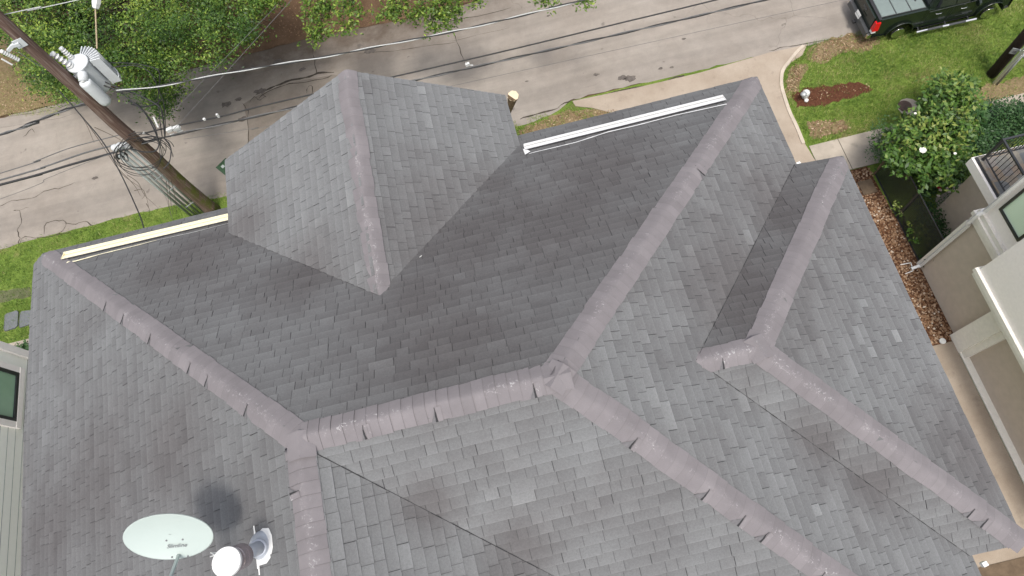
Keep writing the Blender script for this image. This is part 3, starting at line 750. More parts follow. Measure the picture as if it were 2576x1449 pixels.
# ---------------------------------------------------------------- satellite dish
dc = G(424, 1352, 15.25); dn_ = Vector((.08, -.66, .73)).normalized()
foot = GP(492, 1378, 'W'); a_, b__, c_ = PL['W']; foot.z = H + c_ + a_ * foot.x + b__ * foot.y + .01
dish = empty('satellite_dish', foot); tag(dish, 'oval white satellite dish standing on the roof near the bottom left corner', 'satellite dish')
xu = Vector((1, 0, 0)); xu = (xu - dn_ * xu.dot(dn_)).normalized(); yu = dn_.cross(xu)
b = MB(); A_, B_ = .445, .285; rings = []
ang0 = math.radians(-17); cx_ = xu * math.cos(ang0) + yu * math.sin(ang0); cy_ = dn_.cross(cx_)
for fr_ in (1.015, 1.03, 1.0, .97, .8, .6, .4, .2, .02):
    dz = .045 * (fr_ ** 2) if fr_ < 1.01 else (.03 if fr_ == 1.015 else .048)
    rings.append([dc + cx_ * (A_ * fr_ * math.cos(t)) + cy_ * (B_ * fr_ * math.sin(t)) + dn_ * (dz - .05) for t in [k / 48 * 2 * math.pi for k in range(48)]])
b.loft(rings, cap=False)
rings = [[dc + cx_ * (A_ * f_ * math.cos(t)) + cy_ * (B_ * f_ * math.sin(t)) + dn_ * (.05 * f_ * f_ - .075) for t in [k / 48 * 2 * math.pi for k in range(48)]] for f_ in (1.015, .8, .5, .2, .02)]
b.loft(rings, cap=False)
refl = b.bm('reflector', M['dish'], dish, True)
def dpix(px, py, off=.0):                   # pixel -> point on the dish face
    d = ray(px, py); o = Vector((0, 0, H)); t = (dc - dn_ * .05 - o).dot(dn_) / d.dot(dn_); p = o + d * t
    x = (p - dc).dot(cx_) / A_; y = (p - dc).dot(cy_) / B_
    return p + dn_ * (.045 * (x * x + y * y) + off + .001)
for px, py in ((419, 1359), (460, 1356), (436, 1395), (476, 1392)):
    b = MB(); p = dpix(px, py, .0); b.lathe(p - dn_ * .004, dn_, [(0, .0105), (.008, .0105), (.011, .006)], 10); b.bm('bolt', M['ink'], refl)
def text(s, par, p0, xd, yd, size, mat, name='lettering', shear=0., off=.003):
    cu = bpy.data.curves.new(name, 'FONT'); cu.body = s; cu.size = size; cu.shear = shear; cu.extrude = .0006
    o = bpy.data.objects.new('tmp_text', cu); S.collection.objects.link(o)
    dg = bpy.context.evaluated_depsgraph_get(); me = bpy.data.meshes.new_from_object(o.evaluated_get(dg)); bpy.data.objects.remove(o)
    xd = Vector(xd).normalized(); zd = xd.cross(Vector(yd)).normalized(); yd = zd.cross(xd); org = ORG[par.name]
    for v in me.vertices: v.co = Vector(p0) + xd * v.co.x + yd * v.co.y + zd * (v.co.z + off) - org
    me.materials.clear(); me.materials.append(mat)
    t = bpy.data.objects.new(name, me); S.collection.objects.link(t); t.parent = par; ORG[t.name] = org; return t
pa, pb = dpix(421, 1376, .004), dpix(471, 1371, .004)
text('Slimline', refl, pa, pb - pa, cy_, .068, M['ink'], 'lettering', .35)
b = MB()                                    # mast, back bracket, feed arm
mt = dc - dn_ * .10
b.tube([foot, foot + Vector((0, 0, .25)), foot + (mt - foot) * .75, mt], [.024] * 4, 10); b.bm('mast', M['galv'], dish, True)
b = MB(); b.box(foot, (.22, .16, .012), Matrix(((1, 0, 0), (0, 1, 0), (.55, 0, 1)))); b.bm('foot_plate', M['galv'], dish)
b = MB(); b.box(mt + dn_ * .02, (.30, .22, .04), Matrix((cx_, cy_, dn_)).transposed())
b.bm('back_bracket', M['dish'], dish)
b = MB(); ear = dpix(514, 1331, -.05); b.box(ear, (.03, .07, .05), Matrix((cx_, cy_, dn_)).transposed()); b.bm('mount_ear', M['dish'], dish)
lp0 = dc - cy_ * (B_ * .9) - dn_ * .05 + cx_ * .07; lp1 = G(415, 1490, 15.6)
b = MB(); b.tube([lp0, lp1], .020, 6); b.tube([lp0 + cx_ * -.02, lp0 + cx_ * .02 - cy_ * .05], .024, 6); arm = b.bm('feed_arm', M['dish'], dish, False)
b = MB(); b.box(lp1 + Vector((0, -.02, .02)), (.34, .10, .09), .1); b.lathe(lp1 + Vector((-.1, .02, .03)), Vector((0, 1, .2)), [(0, .03), (.08, .045)], 12); b.lathe(lp1 + Vector((.1, .02, .03)), Vector((0, 1, .2)), [(0, .03), (.08, .045)], 12)
b.bm('feed_horn', M['dish'], arm)
b = MB()
e0 = dpix(534, 1380, .0); e1 = dpix(534, 1388, 0.)
for p in (e0, e1): b.tube([p, G(542, 1397, 15.3)], .006, 6)
b.tube([e0, G(546, 1391, 15.2)], .006, 6); b.bm('brace_wire', M['pvc'], dish)

# ---------------------------------------------------------------- roof vent
vb_ = GP(661, 1373, 'W', .01); capz = vb_.z + .84; vt = G(569, 1417, capz); ax = (vt - vb_).normalized()
vent = empty('roof_vent', vb_); tag(vent, 'white capped metal flue pipe rising from the roof beside the satellite dish', 'roof vent')
nW = plane_n('W'); b = MB(); uu_ = Vector((0, 1, 0)); uu_ = (uu_ - nW * uu_.dot(nW)).normalized(); ww_ = nW.cross(uu_)
c0 = vb_ + nW * .006
b.poly([c0 + uu_ * (y_ * 1) + ww_ * -x_ for x_, y_ in ((-.125, -.30), (-.085, -.30), (-.085, -.2), (.05, -.20), (.13, -.15), (.185, -.05), (.185, .08), (.14, .17), (.03, .19), (-.10, .14), (-.115, .25), (-.135, .25))])
b.bm('flashing', M['pvc'], vent)
b = MB(); b.lathe(vb_ - ax * .05, ax, [(0, .17), (.03, .17), (.08, .13), (.12, .095), (.15, .088), (.155, .10), (.17, .10), (.175, .08)], 32); b.bm('storm_collar', M['ventpipe'], vent, True)
b = MB(); b.lathe(vb_, ax, [(0, .077), (.6, .077)], 32); b.bm('pipe', M['ventpipe'], vent, True)
L_v = (vt - vb_).length
b = MB(); b.lathe(vb_ + ax * (L_v - .36), ax, [(0, .082), (.012, .128), (.02, .132), (.10, .132), (.115, .128), (.20, .128), (.21, .134), (.22, .128), (.33, .128)], 32); b.bm('band', M['ventmetal'], vent, False)
b = MB(); b.lathe(vt - ax * .05, Vector((.08, .06, 1)), [(0, .12), (.02, .150), (.045, .150), (.06, .146), (.066, .05), (.066, .001)], 40); b.bm('rain_cap', M['white'], vent, False)

# ---------------------------------------------------------------- foliage
def leaf(b, p, s, t, flat=.5, asp=.42, m=0):
    d = Vector((R.gauss(0, 1), R.gauss(0, 1), R.gauss(0, flat))).normalized()
    up = Vector((R.gauss(0, .55), R.gauss(0, .55), 1)).normalized(); sd_ = up.cross(d)
    if sd_.length < .1: sd_ = d.orthogonal()
    sd_.normalize(); a = p - d * s * .5; e = p + d * s * .5; w_ = s * asp * .5
    b.poly([a, p + sd_ * w_, e, p - sd_ * w_], m, t)
def cluster(b, c, rad, n, s, mu, sg, flat=.5, asp=.42):
    for _ in range(n):
        o = Vector((R.gauss(0, 1), R.gauss(0, 1), R.gauss(0, .7))) * rad * .5
        leaf(b, c + o, s * R.uniform(.7, 1.3), min(1, max(0, R.gauss(mu + o.z / rad * .12, sg))), flat, asp)
def canopy(polys, zr, n, per, rad, s, mu=.5, sg=.18, asp=.42, zf=None):
    b = MB(); cs = []
    xs = [p[0] for q in polys for p in q]; ys = [p[1] for q in polys for p in q]; k = 0
    while k < n:
        x = R.uniform(min(xs), max(xs)); y = R.uniform(min(ys), max(ys))
        if not any(inside(x, y, q) for q in polys): continue
        z = R.uniform(*zr) if zf is None else zf(x, y); c = G(x, y, z); cs.append(c)
        cluster(b, c, rad * R.uniform(.6, 1.3), per, s, mu + R.gauss(0, .19), sg, asp=asp); k += 1
    return b, cs
def limbs(b, base, cs, r0, fork=None, nl=14):
    fork = fork or base + Vector((0, 0, 2.4))
    b.tube(bez([base, (base + fork) / 2 + Vector((.1, .05, 0)), fork], 4), [r0 * (1.25 - .5 * k / 8) for k in range(9)], 10)
    for c in R.sample(cs, min(nl, len(cs))):
        m_ = fork + (c - fork) * .5 + Vector((R.uniform(-.3, .3), R.uniform(-.3, .3), R.uniform(.1, .5)))
        pth = bez([fork, m_, c], 5); b.tube(pth, [r0 * .5 * (1 - .85 * i / (len(pth) - 1)) for i in range(len(pth))], 6)
oak1 = [[(-40, -120), (660, -120), (645, 30), (625, 95), (590, 140), (540, 160), (480, 145), (470, 190), (452, 240), (425, 270), (400, 290), (385, 262), (360, 250), (330, 230), (300, 210), (250, 190), (215, 235), (170, 250), (120, 222), (60, 200), (75, 150), (20, 110), (-40, 90)],
        ]
# canopy of the left oak
def zoak(x, y): return R.uniform(3.6, 6.2) - 1.8 * min(1, max(0, (y - 100) / 150))
b, cs = canopy(oak1, None, 560, 125, .52, .108, .46, .17, .45, zoak)
t1 = Vector((-15.5, 24.6, 0))
tree = empty('oak_tree', t1); tag(tree, 'dense green oak behind the left utility pole, overhanging the street', 'tree', 'oaks across the street')
# hidden upper crown that shades the verge
for k in range(420):
    c = t1 + Vector((R.gauss(0, 3.2), R.gauss(2.4, 2.4), R.uniform(5.2, 8.5)))
    if c.y < 22.2: c.y = 22.2 + R.random() * 2
    cluster(b, c, .9, 46, .24, .45, .15); cs.append(c)
b.bm('crown', M['oak'], tree)
b = MB(); limbs(b, t1, cs, .28, t1 + Vector((.4, -.6, 2.6)), 26); b.bm('trunk', M['bark'], tree, True)
# sprigs hanging from the second oak
t2 = Vector((-2.5, 27.5, 0)); tree2 = empty('oak_tree', t2); tag(tree2, 'oak with thin leafy boughs hanging over the dark patch of street', 'tree', 'oaks across the street')
b = MB(); tb = MB(); cs = []
boughs = [([(700, -50), (690, -10), (672, 12)], 2.2), ([(760, -60), (782, -5), (790, 25)], 1.5), ([(805, -60), (815, 0), (812, 35), (800, 75), (795, 98)], 1.7), ([(850, -60), (860, -10), (866, 40), (862, 85)], 1.5),
          ([(880, -60), (885, 0), (900, 38)], .8), ([(960, -60), (1000, -15), (990, 25), (968, 38)], 1.4), ([(1010, -50), (1000, 10), (985, 40)], 1.3), ([(1040, -60), (1060, 0), (1055, 35), (1035, 38)], 1.2),
          ([(1090, -60), (1105, -10), (1118, 30), (1140, 58)], 1.9), ([(1130, -60), (1122, 0), (1092, 40), (1090, 72)], 1.6), ([(1150, -60), (1148, 0), (1140, 22)], 1.0),
          ([(1180, -60), (1195, -20), (1205, 2)], .9), ([(1350, -60), (1370, -20), (1365, 12)], .9), ([(1375, -60), (1390, -20), (1392, 6)], .5), ([(1470, -60), (1480, -10), (1480, 12)], .5),
          ([(640, -60), (655, -20), (640, 15)], 1.6), ([(600, -60), (640, -10), (655, 40)], 1.4)]
for pts, dn2 in boughs:
    z0 = R.uniform(5.6, 6.3); P_ = [G(x, y, z0 - i * .35) for i, (x, y) in enumerate(pts)]; pth = bez(P_, 5)
    tb.tube(pth, [.022 * (1 - .8 * i / (len(pth) - 1)) for i in range(len(pth))], 5); tb.tube([t2 + Vector((.2, -.8, 3.2)), (t2 + pth[0]) / 2 + Vector((0, 0, 2.6)), pth[0]], [.07, .04, .022], 6)
    for i, p in enumerate(pth):
        for _ in range(int(3 * dn2) + 1):
            c = p + Vector((R.gauss(0, .2), R.gauss(0, .12), R.gauss(0, .12))); cluster(b, c, .17, 9, .125, .62, .17, asp=.45)
            if R.random() < .3: tb.tube([p, c], .006, 4)
for k in range(620):
    c = t2 + Vector((R.gauss(0, 4.6), R.gauss(-.3, 1.8), R.uniform(6.6, 9.5)))
    if c.y < 24.6: c.y = 24.6 + R.random() * 2
    cluster(b, c, .95, 44, .26, .45, .15); cs.append(c)
b.bm('crown', M['oak'], tree2)
limbs(tb, t2, cs, .3, t2 + Vector((.2, -.8, 3.2)), 30); tb.bm('trunk', M['bark'], tree2, True)

# magnolia and shrubs at the right
mag = empty('magnolia_tree', G(2330, 330)); tag(mag, 'small magnolia with glossy leaves and white blooms beside the black fence', 'tree')
mp = [[(2339, 233), (2362, 200), (2400, 188), (2437, 200), (2458, 242), (2441, 275), (2446, 317), (2421, 358), (2440, 396), (2438, 442), (2380, 452), (2345, 478), (2325, 446), (2272, 437), (2229, 390), (2246, 325), (2288, 292), (2329, 271)]]
b, cs = canopy(mp, (1.0, 3.0), 300, 30, .34, .19, .52, .24, .46)
for k in range(60):                         # yellowish new growth
    x, y = R.uniform(2260, 2430), R.uniform(190, 360)
    if inside(x, y, mp[0]): cluster(b, G(x, y, R.uniform(2.4, 3.2)), .14, 6, .17, .86, .10, asp=.4)
b.bm('crown', M['mag'], mag)
b = MB(); limbs(b, ORG[mag.name].copy(), cs, .07, ORG[mag.name] + Vector((-.1, 0, .9)), 12); b.bm('trunk', M['bark'], mag, True)
for px, py, s_ in ((2320, 380, .125), (2402, 387, .055), (2302, 286, .05)):
    b = MB(); c = G(px, py, 3.35)
    for k in range(9):
        a = k * 2.4; d = Vector((math.cos(a), math.sin(a), .35 + .12 * (k % 3))).normalized(); sd_ = d.cross(Vector((0, 0, 1))).normalized()
        b.poly([c, c + d * s_ * .6 + sd_ * s_ * .45, c + d * s_ * 1.05, c + d * s_ * .6 - sd_ * s_ * .45])
    b.bm('flower', M['petal'], mag)
def shrub(name, label, cat, poly, zr, n, per, rad, s, mt, mu=.5, asp=.45, group=None, base=None):
    cx = sum(p[0] for p in poly) / len(poly); cy = sum(p[1] for p in poly) / len(poly)
    bp = base or G(cx, cy, zr[0] * .5); bp = Vector((bp[0], bp[1], 0)); e = empty(name, bp); tag(e, label, cat, group)
    b, cs = canopy([poly], zr, n, per, rad, s, mu, .2, asp); b.bm('foliage', mt, e)
    b = MB()
    for c in R.sample(cs, min(9, len(cs))): b.tube([bp + Vector((R.uniform(-.15, .15), R.uniform(-.15, .15), 0)), (bp + c) / 2 + Vector((0, 0, .15)), c], [.02, .012, .005], 5)
    b.bm('stem', M['bark'], e); return e
shrub('shrub', 'dark green hedge-like shrub right of the magnolia, below the sidewalk', 'shrub', [(2441, 283), (2500, 268), (2576, 262), (2640, 280), (2620, 320), (2560, 335), (2500, 365), (2455, 395), (2432, 385), (2425, 340)], (.3, 1.1), 210, 46, .4, .11, M['bush'], .6)
shrub('shrub', 'broad-leaved plant growing between the magnolia and the dark hedge', 'shrub', [(2445, 275), (2475, 268), (2482, 290), (2460, 310), (2440, 300)], (.9, 1.3), 12, 14, .2, .26, M['bush'], .85, .8)
shrub('shrub', 'thin silvery green shrub left of the magnolia over the sidewalk', 'shrub', [(2192, 315), (2240, 290), (2255, 360), (2238, 405), (2200, 402), (2182, 380), (2190, 350)], (.5, 1.5), 46, 22, .26, .075, M['bush'], .95)
shrub('shrub', 'shadowed low shrub at the foot of the magnolia beside the path', 'shrub', [(2330, 425), (2420, 400), (2440, 440), (2400, 455), (2350, 470), (2330, 500), (2318, 470)], (.2, .9), 50, 34, .3, .09, M['bush'], .25)
o = shrub('flowering_plant', 'slender plant with pale pink flower heads beside the small patio', 'plant', [(2385, 470), (2430, 462), (2448, 500), (2440, 540), (2415, 575), (2395, 560), (2400, 520), (2370, 500)], (.4, 1.0), 30, 14, .24, .12, M['bush'], .75, .3)
for px, py in ((2388, 482), (2400, 470), (2415, 468), (2383, 475), (2365, 478), (2360, 492), (2428, 500), (2446, 520), (2420, 530), (2436, 545), (2380, 510), (2420, 490)):
    c = G(px, py, 1.05); b = MB()
    for k in range(6):
        a = k * 1.05; d = Vector((math.cos(a), math.sin(a), .15)); q = Vector((-d.y, d.x, 0)); b.poly([c, c + d * .04 + q * .02, c + d * .07, c + d * .04 - q * .02])
    b.bm('flower', M['pinkpetal'], o)
b = MB(); c = G(2362, 470, .9)
for k in range(9):
    a = k * .7; d = Vector((math.cos(a), math.sin(a), .15)); q = Vector((-d.y, d.x, 0)); b.poly([c, c + d * .07 + q * .03, c + d * .12, c + d * .07 - q * .03])
b.bm('flower', M['red'], o)
shrub('shrub', 'green shrub behind the lower end of the black fence', 'shrub', [(2300, 500), (2345, 480), (2380, 560), (2400, 600), (2390, 650), (2350, 660), (2330, 600)], (.15, .8), 60, 26, .3, .10, M['bush'], .5)
shrub('shrub', 'small leafy sprig poking through the black fence mesh', 'shrub', [(2248, 515), (2262, 510), (2262, 545), (2285, 560), (2320, 560), (2325, 600), (2300, 610), (2280, 580)], (.3, .7), 14, 12, .16, .12, M['mag'], .7)
shrub('shrub', 'leafy plant at the front corner of the left neighbouring house', 'shrub', [(38, 890), (60, 870), (76, 878), (74, 896), (50, 898)], (.1, .6), 22, 22, .28, .16, M['bush'], .9, group=None)
shrub('weed_clump', 'leafy climbing vine at the top of the left pole lawn corner', 'plant', [(30, 30), (180, 160), (200, 240), (150, 250), (60, 220), (30, 120)], (.2, 2.0), 90, 30, .4, .12, M['oak'], .5)

# ---------------------------------------------------------------- grass
b = MB()
mul = [G(*p) for p in [(1999, 228), (2080, 217), (2160, 204), (2198, 224), (2158, 244), (2085, 264), (2003, 274), (1993, 248)]]
bare = [[G(*p) for p in q] for q in ([(2060, 112), (2130, 85), (2205, 95), (2190, 125), (2120, 128), (2080, 155), (2040, 150)], [(1990, 170), (2025, 165), (2012, 200), (2000, 235), (1978, 225)], [(2030, 305), (2120, 300), (2140, 325), (2060, 350), (2035, 340)], [(2440, 225), (2576, 190), (2600, 232), (2450, 262)])]
def tuft(x, y, dens, hgt, tmu):
    for _ in range(dens):
        p = Vector((x + R.gauss(0, .05), y + R.gauss(0, .05), -.01)); a = R.uniform(0, 6.283); h = hgt * R.uniform(.5, 1.3); l = h * R.uniform(.3, 1.2)
        d = Vector((math.cos(a), math.sin(a), 0)); s_ = Vector((-d.y, d.x, 0)) * R.uniform(.006, .013)
        b.poly([p - s_, p + s_, p + d * l + Vector((0, 0, h))], 0, min(1, max(0, R.gauss(tmu, .22))))
k = 0
while k < 15000:
    x, y = R.uniform(11.7, 24), R.uniform(11.85, 16.25)
    if inside(x, y, dv) or (inside(x, y, mul) and R.random() < .97) or math.hypot(x - 15.72, y - 12.49) < .55: continue
    if any(inside(x, y, q) for q in bare) and R.random() < .8: continue
    k += 1; nz = math.sin(x * 1.7) * math.sin(y * 2.3 + x * .6); tuft(x, y, 4, .09, .55 + .22 * nz)
for k in range(9000):
    x, y = R.uniform(-22, -7.5), R.uniform(11.85, 16.15)
    tuft(x, y, 4, .08, .5 + .15 * math.sin(x * 2))
for k in range(900):
    x, y = R.uniform(-22, -18), R.uniform(11.85, 13.5); tuft(x, y, 4, .06, .6)
for k in range(1900):
    x, y = R.uniform(.6, 5.2), R.uniform(14.4, 16.1)
    if inside(x, y, dv): continue
    if math.sin(x * 5) * math.sin(y * 7) > -.25: tuft(x, y, 4, .08, .62)
for k in range(2200):
    p = G(R.uniform(-20, 150), R.uniform(180, 290)); tuft(p.x, p.y, 3, .07, .85)
tag(b.bm('grass', M['blade']), 'short green lawn grass along both sides of the house', 'grass', kind='stuff')
b = MB()
for pts, n in (([(2060, 112), (2130, 85), (2205, 95), (2190, 125), (2120, 128), (2080, 155), (2040, 150)], 420), ([(1990, 170), (2025, 165), (2012, 200), (2000, 235), (1978, 225)], 200), ([(2030, 305), (2120, 300), (2140, 325), (2060, 350), (2035, 340)], 220),
               ([(0, 200), (190, 240), (160, 262), (0, 290)], 420), ([(1305, 330), (1420, 280), (1545, 276), (1560, 285), (1440, 312), (1310, 345)], 260), ([(2000, 232), (2180, 210), (2190, 222), (2010, 262)], 60), ([(640, -20), (1100, -20), (1000, 50), (640, 110)], 700)):
    k = 0; q = [G(*p) for p in pts]; xs = [p.x for p in q]; ys = [p.y for p in q]
    while k < n:
        x, y = R.uniform(min(xs), max(xs)), R.uniform(min(ys), max(ys))
        if not inside(x, y, q): continue
        k += 1; leaf(b, Vector((x, y, R.uniform(.03, .05))), R.uniform(.04, .11), R.random() * (.45 if pts[0][0] == 640 else 1), .15, .5)
tag(b.bm('leaf_litter', M['litter']), 'dry brown fallen leaves scattered over the bare verges', 'leaf litter', kind='stuff')

# ---------------------------------------------------------------- utility pole with transformer
pb_ = G(537, 532); ptop = Vector((pb_.x + .02, pb_.y, 12.2))
def hgt(base, px, py):
    d = ray(px, py); s_ = math.hypot(base.x, base.y) / math.hypot(d.x, d.y); return H + s_ * d.z
upole = empty('utility_pole', pb_); tag(upole, 'mossy brown wooden utility pole on the left carrying the white transformer', 'utility pole', 'wooden utility poles')
b = MB(); n = 26; pth = [pb_ + (ptop - pb_) * (i / n) + Vector((math.sin(i * .9) * .012, math.cos(i * .7) * .012, 0)) for i in range(n + 1)]
b.tube(pth, [.255 - .105 * (i / n) + (.06 if i == 0 else .02 if i == 1 else 0) for i in range(n + 1)], 18); b.bm('shaft', M['pole'], upole, True)
def rise(base, r_, tops, mat, name):        # conduit standing beside the pole
    b = MB(); b.tube([base, Vector((base.x, base.y, tops))], r_, 12); return b.bm(name, mat, upole, True)
for px, py, tx, ty in ((496, 545, 288, 374), (506, 541, 302, 368), (517, 537, 320, 368), (488, 549, 300, 392)):
    g_ = G(px, py); top = hgt(g_, tx, ty); c_ = rise(g_, .05, top, M['conduit'], 'conduit')
    if ty < 380:
        b = MB(); hd = Vector((g_.x, g_.y, top - .02)); b.lathe(hd, Vector((-.3, -.5, 1)), [(-.09, .105), (-.02, .13), (.06, .125), (.13, .09), (.18, .03)], 16); b.bm('weatherhead', M['tank'], c_, True)
for px, py in ((440, 470), (410, 440), (480, 515)):
    b = MB(); z = hgt(pb_, px, py); b.box((pb_.x - .28, pb_.y - .18, z), (.5, .03, .03), .5); b.bm('standoff_bracket', M['galv'], upole)
# fuse cutout at the upper left
zc = hgt(pb_, 45, 100)
b = MB(); pc = Vector((pb_.x, pb_.y - .19, zc)); b.box(pc, (.26, .02, .26), .25); c1 = G(20, 128, zc - .1)
b.tube([pc, (pc + c1) / 2 + Vector((0, 0, .05)), c1], [.07, .055, .05], 4); br = b.bm('cutout_bracket', M['tank'], upole)
b = MB(); ax_ = (G(42, 148, zc - .35) - G(2, 128, zc + .05)).normalized(); p0 = G(2, 128, zc + .05); pr = []
for i in range(17): pr.append((i * .030, .058 if i % 2 else .044))
b.lathe(p0, ax_, pr, 14); b.bm('insulator', M['porc'], br, False)
b = MB(); p0 = G(4, 148, zc); b.tube([p0, G(31, 163, zc - .25)], .022, 8); b.bm('fuse_tube', M['pvc'], br)
b = MB(); b.tube(bez([G(48, 132, 9.2), G(75, 150, 8.8), G(104, 168, 8.3)], 4), .012, 6, 0); b.bm('jumper_wire', M['galv'], upole)

# transformer
zl = 8.35; tc = G(192, 157, zl)
tr = empty('transformer', Vector((tc.x, tc.y, zl - 1.05))); tag(tr, 'white can transformer with ribbed bushings bolted to the left pole', 'transformer')
rt = .315
b = MB(); Z = Vector((0, 0, 1)); base = Vector((tc.x, tc.y, zl - 1.12))
b.lathe(base, Z, [(0, rt * .86), (.03, rt * .93), (.06, rt * .94), (.95, rt * .94), (1.03, rt * .97), (1.04, rt * .97)], 40); b.bm('tank', M['tank'], tr, True)
b = MB(); b.lathe(base + Z * 1.04, Z, [(0, rt * 1.0), (.03, rt * 1.05), (.055, rt * 1.05), (.075, rt * 1.0), (.082, rt * .9), (.1, rt * .4), (.103, .001)], 40); b.bm('lid', M['tank'], tr, False)
def bushing(c, axis, L, r, ribs, mat, par, tip=True):
    b = MB(); pr = [(0, r * 1.2), (.03, r * 1.2), (.031, r * .7)]
    for i in range(ribs):
        z = .05 + (L - .1) * i / ribs; st = (L - .1) / ribs; pr += [(z, r * .72), (z + st * .3, r * 1.12), (z + st * .6, r * .72)]
    pr += [(L - .05, r * .8), (L - .04, r * 1.0), (L, r * .9)]
    b.lathe(c, axis, pr, 18); o = b.bm('bushing', mat, par, False)
    return o
lidz = zl + .02
bushing(G(178, 166, lidz), Vector((-.22, .0, 1)), .58, .088, 4, M['porc'], tr)
bushing(G(180, 145, lidz), Vector((-.12, .12, 1)), .38, .07, 4, M['porc'], tr)
b = MB(); p0 = G(163, 198, 7.9); b.lathe(p0, Vector((-.12, 0, 1)), [(0, .05), (.02, .085), (.07, .085), (.075, .07), (.09, .085), (.13, .085), (.15, .07), (.45, .085), (.5, .10), (.62, .10), (.64, .06)], 18)
b.bm('arrester', M['porc'], tr, False)
# side drum: vertical tube with elbow
tp0 = G(211, 204, 8.12); tp1 = Vector((tp0.x, tp0.y, hgt(tp0, 268, 252)))
DL = tp0.z - tp1.z
b = MB(); b.lathe(tp1, Z, [(-.13, .03), (-.10, .10), (-.04, .155), (.03, .172), (.1, .175), (DL - .1, .175), (DL - .03, .165), (DL, .12), (DL + .01, .03)], 24); dr = b.bm('side_drum', M['tank'], tr, True)
b = MB(); b.tube([tp0 + Vector((0, 0, .0)), tp0 + Vector((.02, .12, .08)), Vector((tc.x + .03, tc.y - .15, 8.1))], [.135, .135, .13], 20); b.bm('elbow', M['tank'], dr, True)
b = MB(); b.lathe(tp0 + Vector((-.0, -.02, .02)), Z, [(0, .06), (.05, .06), (.06, .02)], 14); b.bm('cap', M['porc'], dr)
# radiator fins
b = MB()
for i in range(9):
    a = math.radians(2 + i * 10); d = Vector((math.cos(a), math.sin(a), 0)); q = Vector((tc.x, tc.y, 7.78)) + d * .50
    b.box(q, (.30, .028, 1.0), a)
for z in (7.28, 8.1):
    b.tube([Vector((tc.x, tc.y, z)) + Vector((math.cos(math.radians(t)), math.sin(math.radians(t)), 0)) * .36 for t in range(0, 91, 10)], .035, 8)
b.tube([Vector((tc.x, tc.y, 7.45)) + Vector((math.cos(math.radians(t)), math.sin(math.radians(t)), 0)) * .66 for t in range(0, 91, 10)], .015, 6)
b.bm('radiator_fin', M['tank'], tr)
for i, (px, py) in enumerate(((222, 170), (240, 158), (214, 182))):
    b = MB(); p = G(px, py, 7.95); d = Vector((.5 - .2 * i, -.6, .25 if i else .4)); b.lathe(p, d, [(0, .035), (.03, .05), (.06, .035), (.09, .045), (.12, .02)], 10); b.bm('terminal', M['porc'], tr)
for z in (7.4, 8.05): b = MB(); b.box(((tc.x + pb_.x) / 2, (tc.y + pb_.y) / 2, z), (.36, .12, .06), math.atan2(tc.y - pb_.y, tc.x - pb_.x)); b.bm('mounting_bracket', M['galv'], tr)
# insulated lightning rod device above it
lr = empty('line_insulator', G(243, 120, 8.4)); tag(lr, 'white insulator on a tan rod above the transformer at the top edge', 'insulator')
b = MB(); q0, q1 = G(244, 122, 8.4), G(240, 22, 9.0); b.tube([q0, (q0 + q1) / 2, q1], .022, 8); b.bm('rod', M['wire_tan'], lr)
b = MB(); q2 = G(247, -45, 9.4); d = (q2 - q1); b.tube([q1 + d * f_ for f_ in (0, .03, .2, .7, 1)], [.06, .09, .12, .13, .1], 6); b.bm('insulator_body', M['porc'], lr)

# ---------------------------------------------------------------- wires
def wire(name, pts, r, mat, label, group=None, seg=6, n=8, cat='cable', twist=None):
    b = MB(); P_ = bez(pts, n)
    if twist:
        Q = []; 
        for i in range(len(P_) - 1):
            for k in range(3): Q.append(P_[i] + (P_[i + 1] - P_[i]) * (k / 3))
        P2 = Q; L = 0; q1 = []; q2 = []
        for i, p in enumerate(P2):
            if i: L += (p - P2[i - 1]).length
            a = L * twist
            o = Vector((0, math.cos(a), math.sin(a))) * r * 1.1; q1.append(p + o); q2.append(p - o)
        b.tube(q1, r, seg, 0); b.tube(q2, r, seg, 1)
    else: b.tube(P_, r, seg, 0)
    o = b.bm(name, mat, loc=P_[len(P_) // 2], smooth=True); tag(o, label, cat, group); return o
def onY(lst, y): return [GY(px, py, y) for px, py in lst]
def ext(P_, left=0, right=0, sagz=0.):
    P_ = list(P_)
    if right: d = (P_[-1] - P_[-2]); d.z *= .6; P_.append(P_[-1] + d.normalized() * right)
    if left: d = (P_[0] - P_[1]); d.z *= .6; P_.insert(0, P_[0] + d.normalized() * left)
    return P_
GW_ = 'cables strung along the street'
wire('twisted_cable', ext(onY([(292, 229), (380, 220), (500, 198), (644, 171), (800, 146), (980, 111), (1150, 77), (1288, 45), (1464, 1)], 15.2), 0, 14), .018, [M['alu'], M['cable']], 'bright white and black twisted cable running right from the transformer', None, 6, 10, twist=2.6)
wire('power_line', ext(onY([(0, 39), (100, 19), (195, 0)], 15.6), 10, 14), .012, M['alu'], 'pale single wire crossing the top left corner of the photo', None)
wire('overhead_cable', ext(onY([(350, 338), (450, 315), (560, 292), (644, 270), (774, 240), (981, 195), (1288, 124), (1560, 58), (1800, 0)], 15.6), 0, 15), .024, M['cable'], 'thin black cable running right from the left pole, upper of the pair', GW_)
wire('overhead_cable', ext(onY([(350, 362), (457, 335), (644, 293), (741, 270), (900, 234), (1044, 202), (1288, 147), (1600, 76), (1923, 0)], 15.3), 0, 15), .021, [M['cable'], M['greycable']], 'thick twisted black cable running right from the left pole, lower of the pair', GW_, 6, 10, twist=2.5)
wire('overhead_cable', ext(onY([(0, 465), (90, 441), (175, 415), (282, 385), (345, 366)], 15.3), 15), .040, M['cable'], 'thickest black cable reaching the left pole from the left edge', GW_)
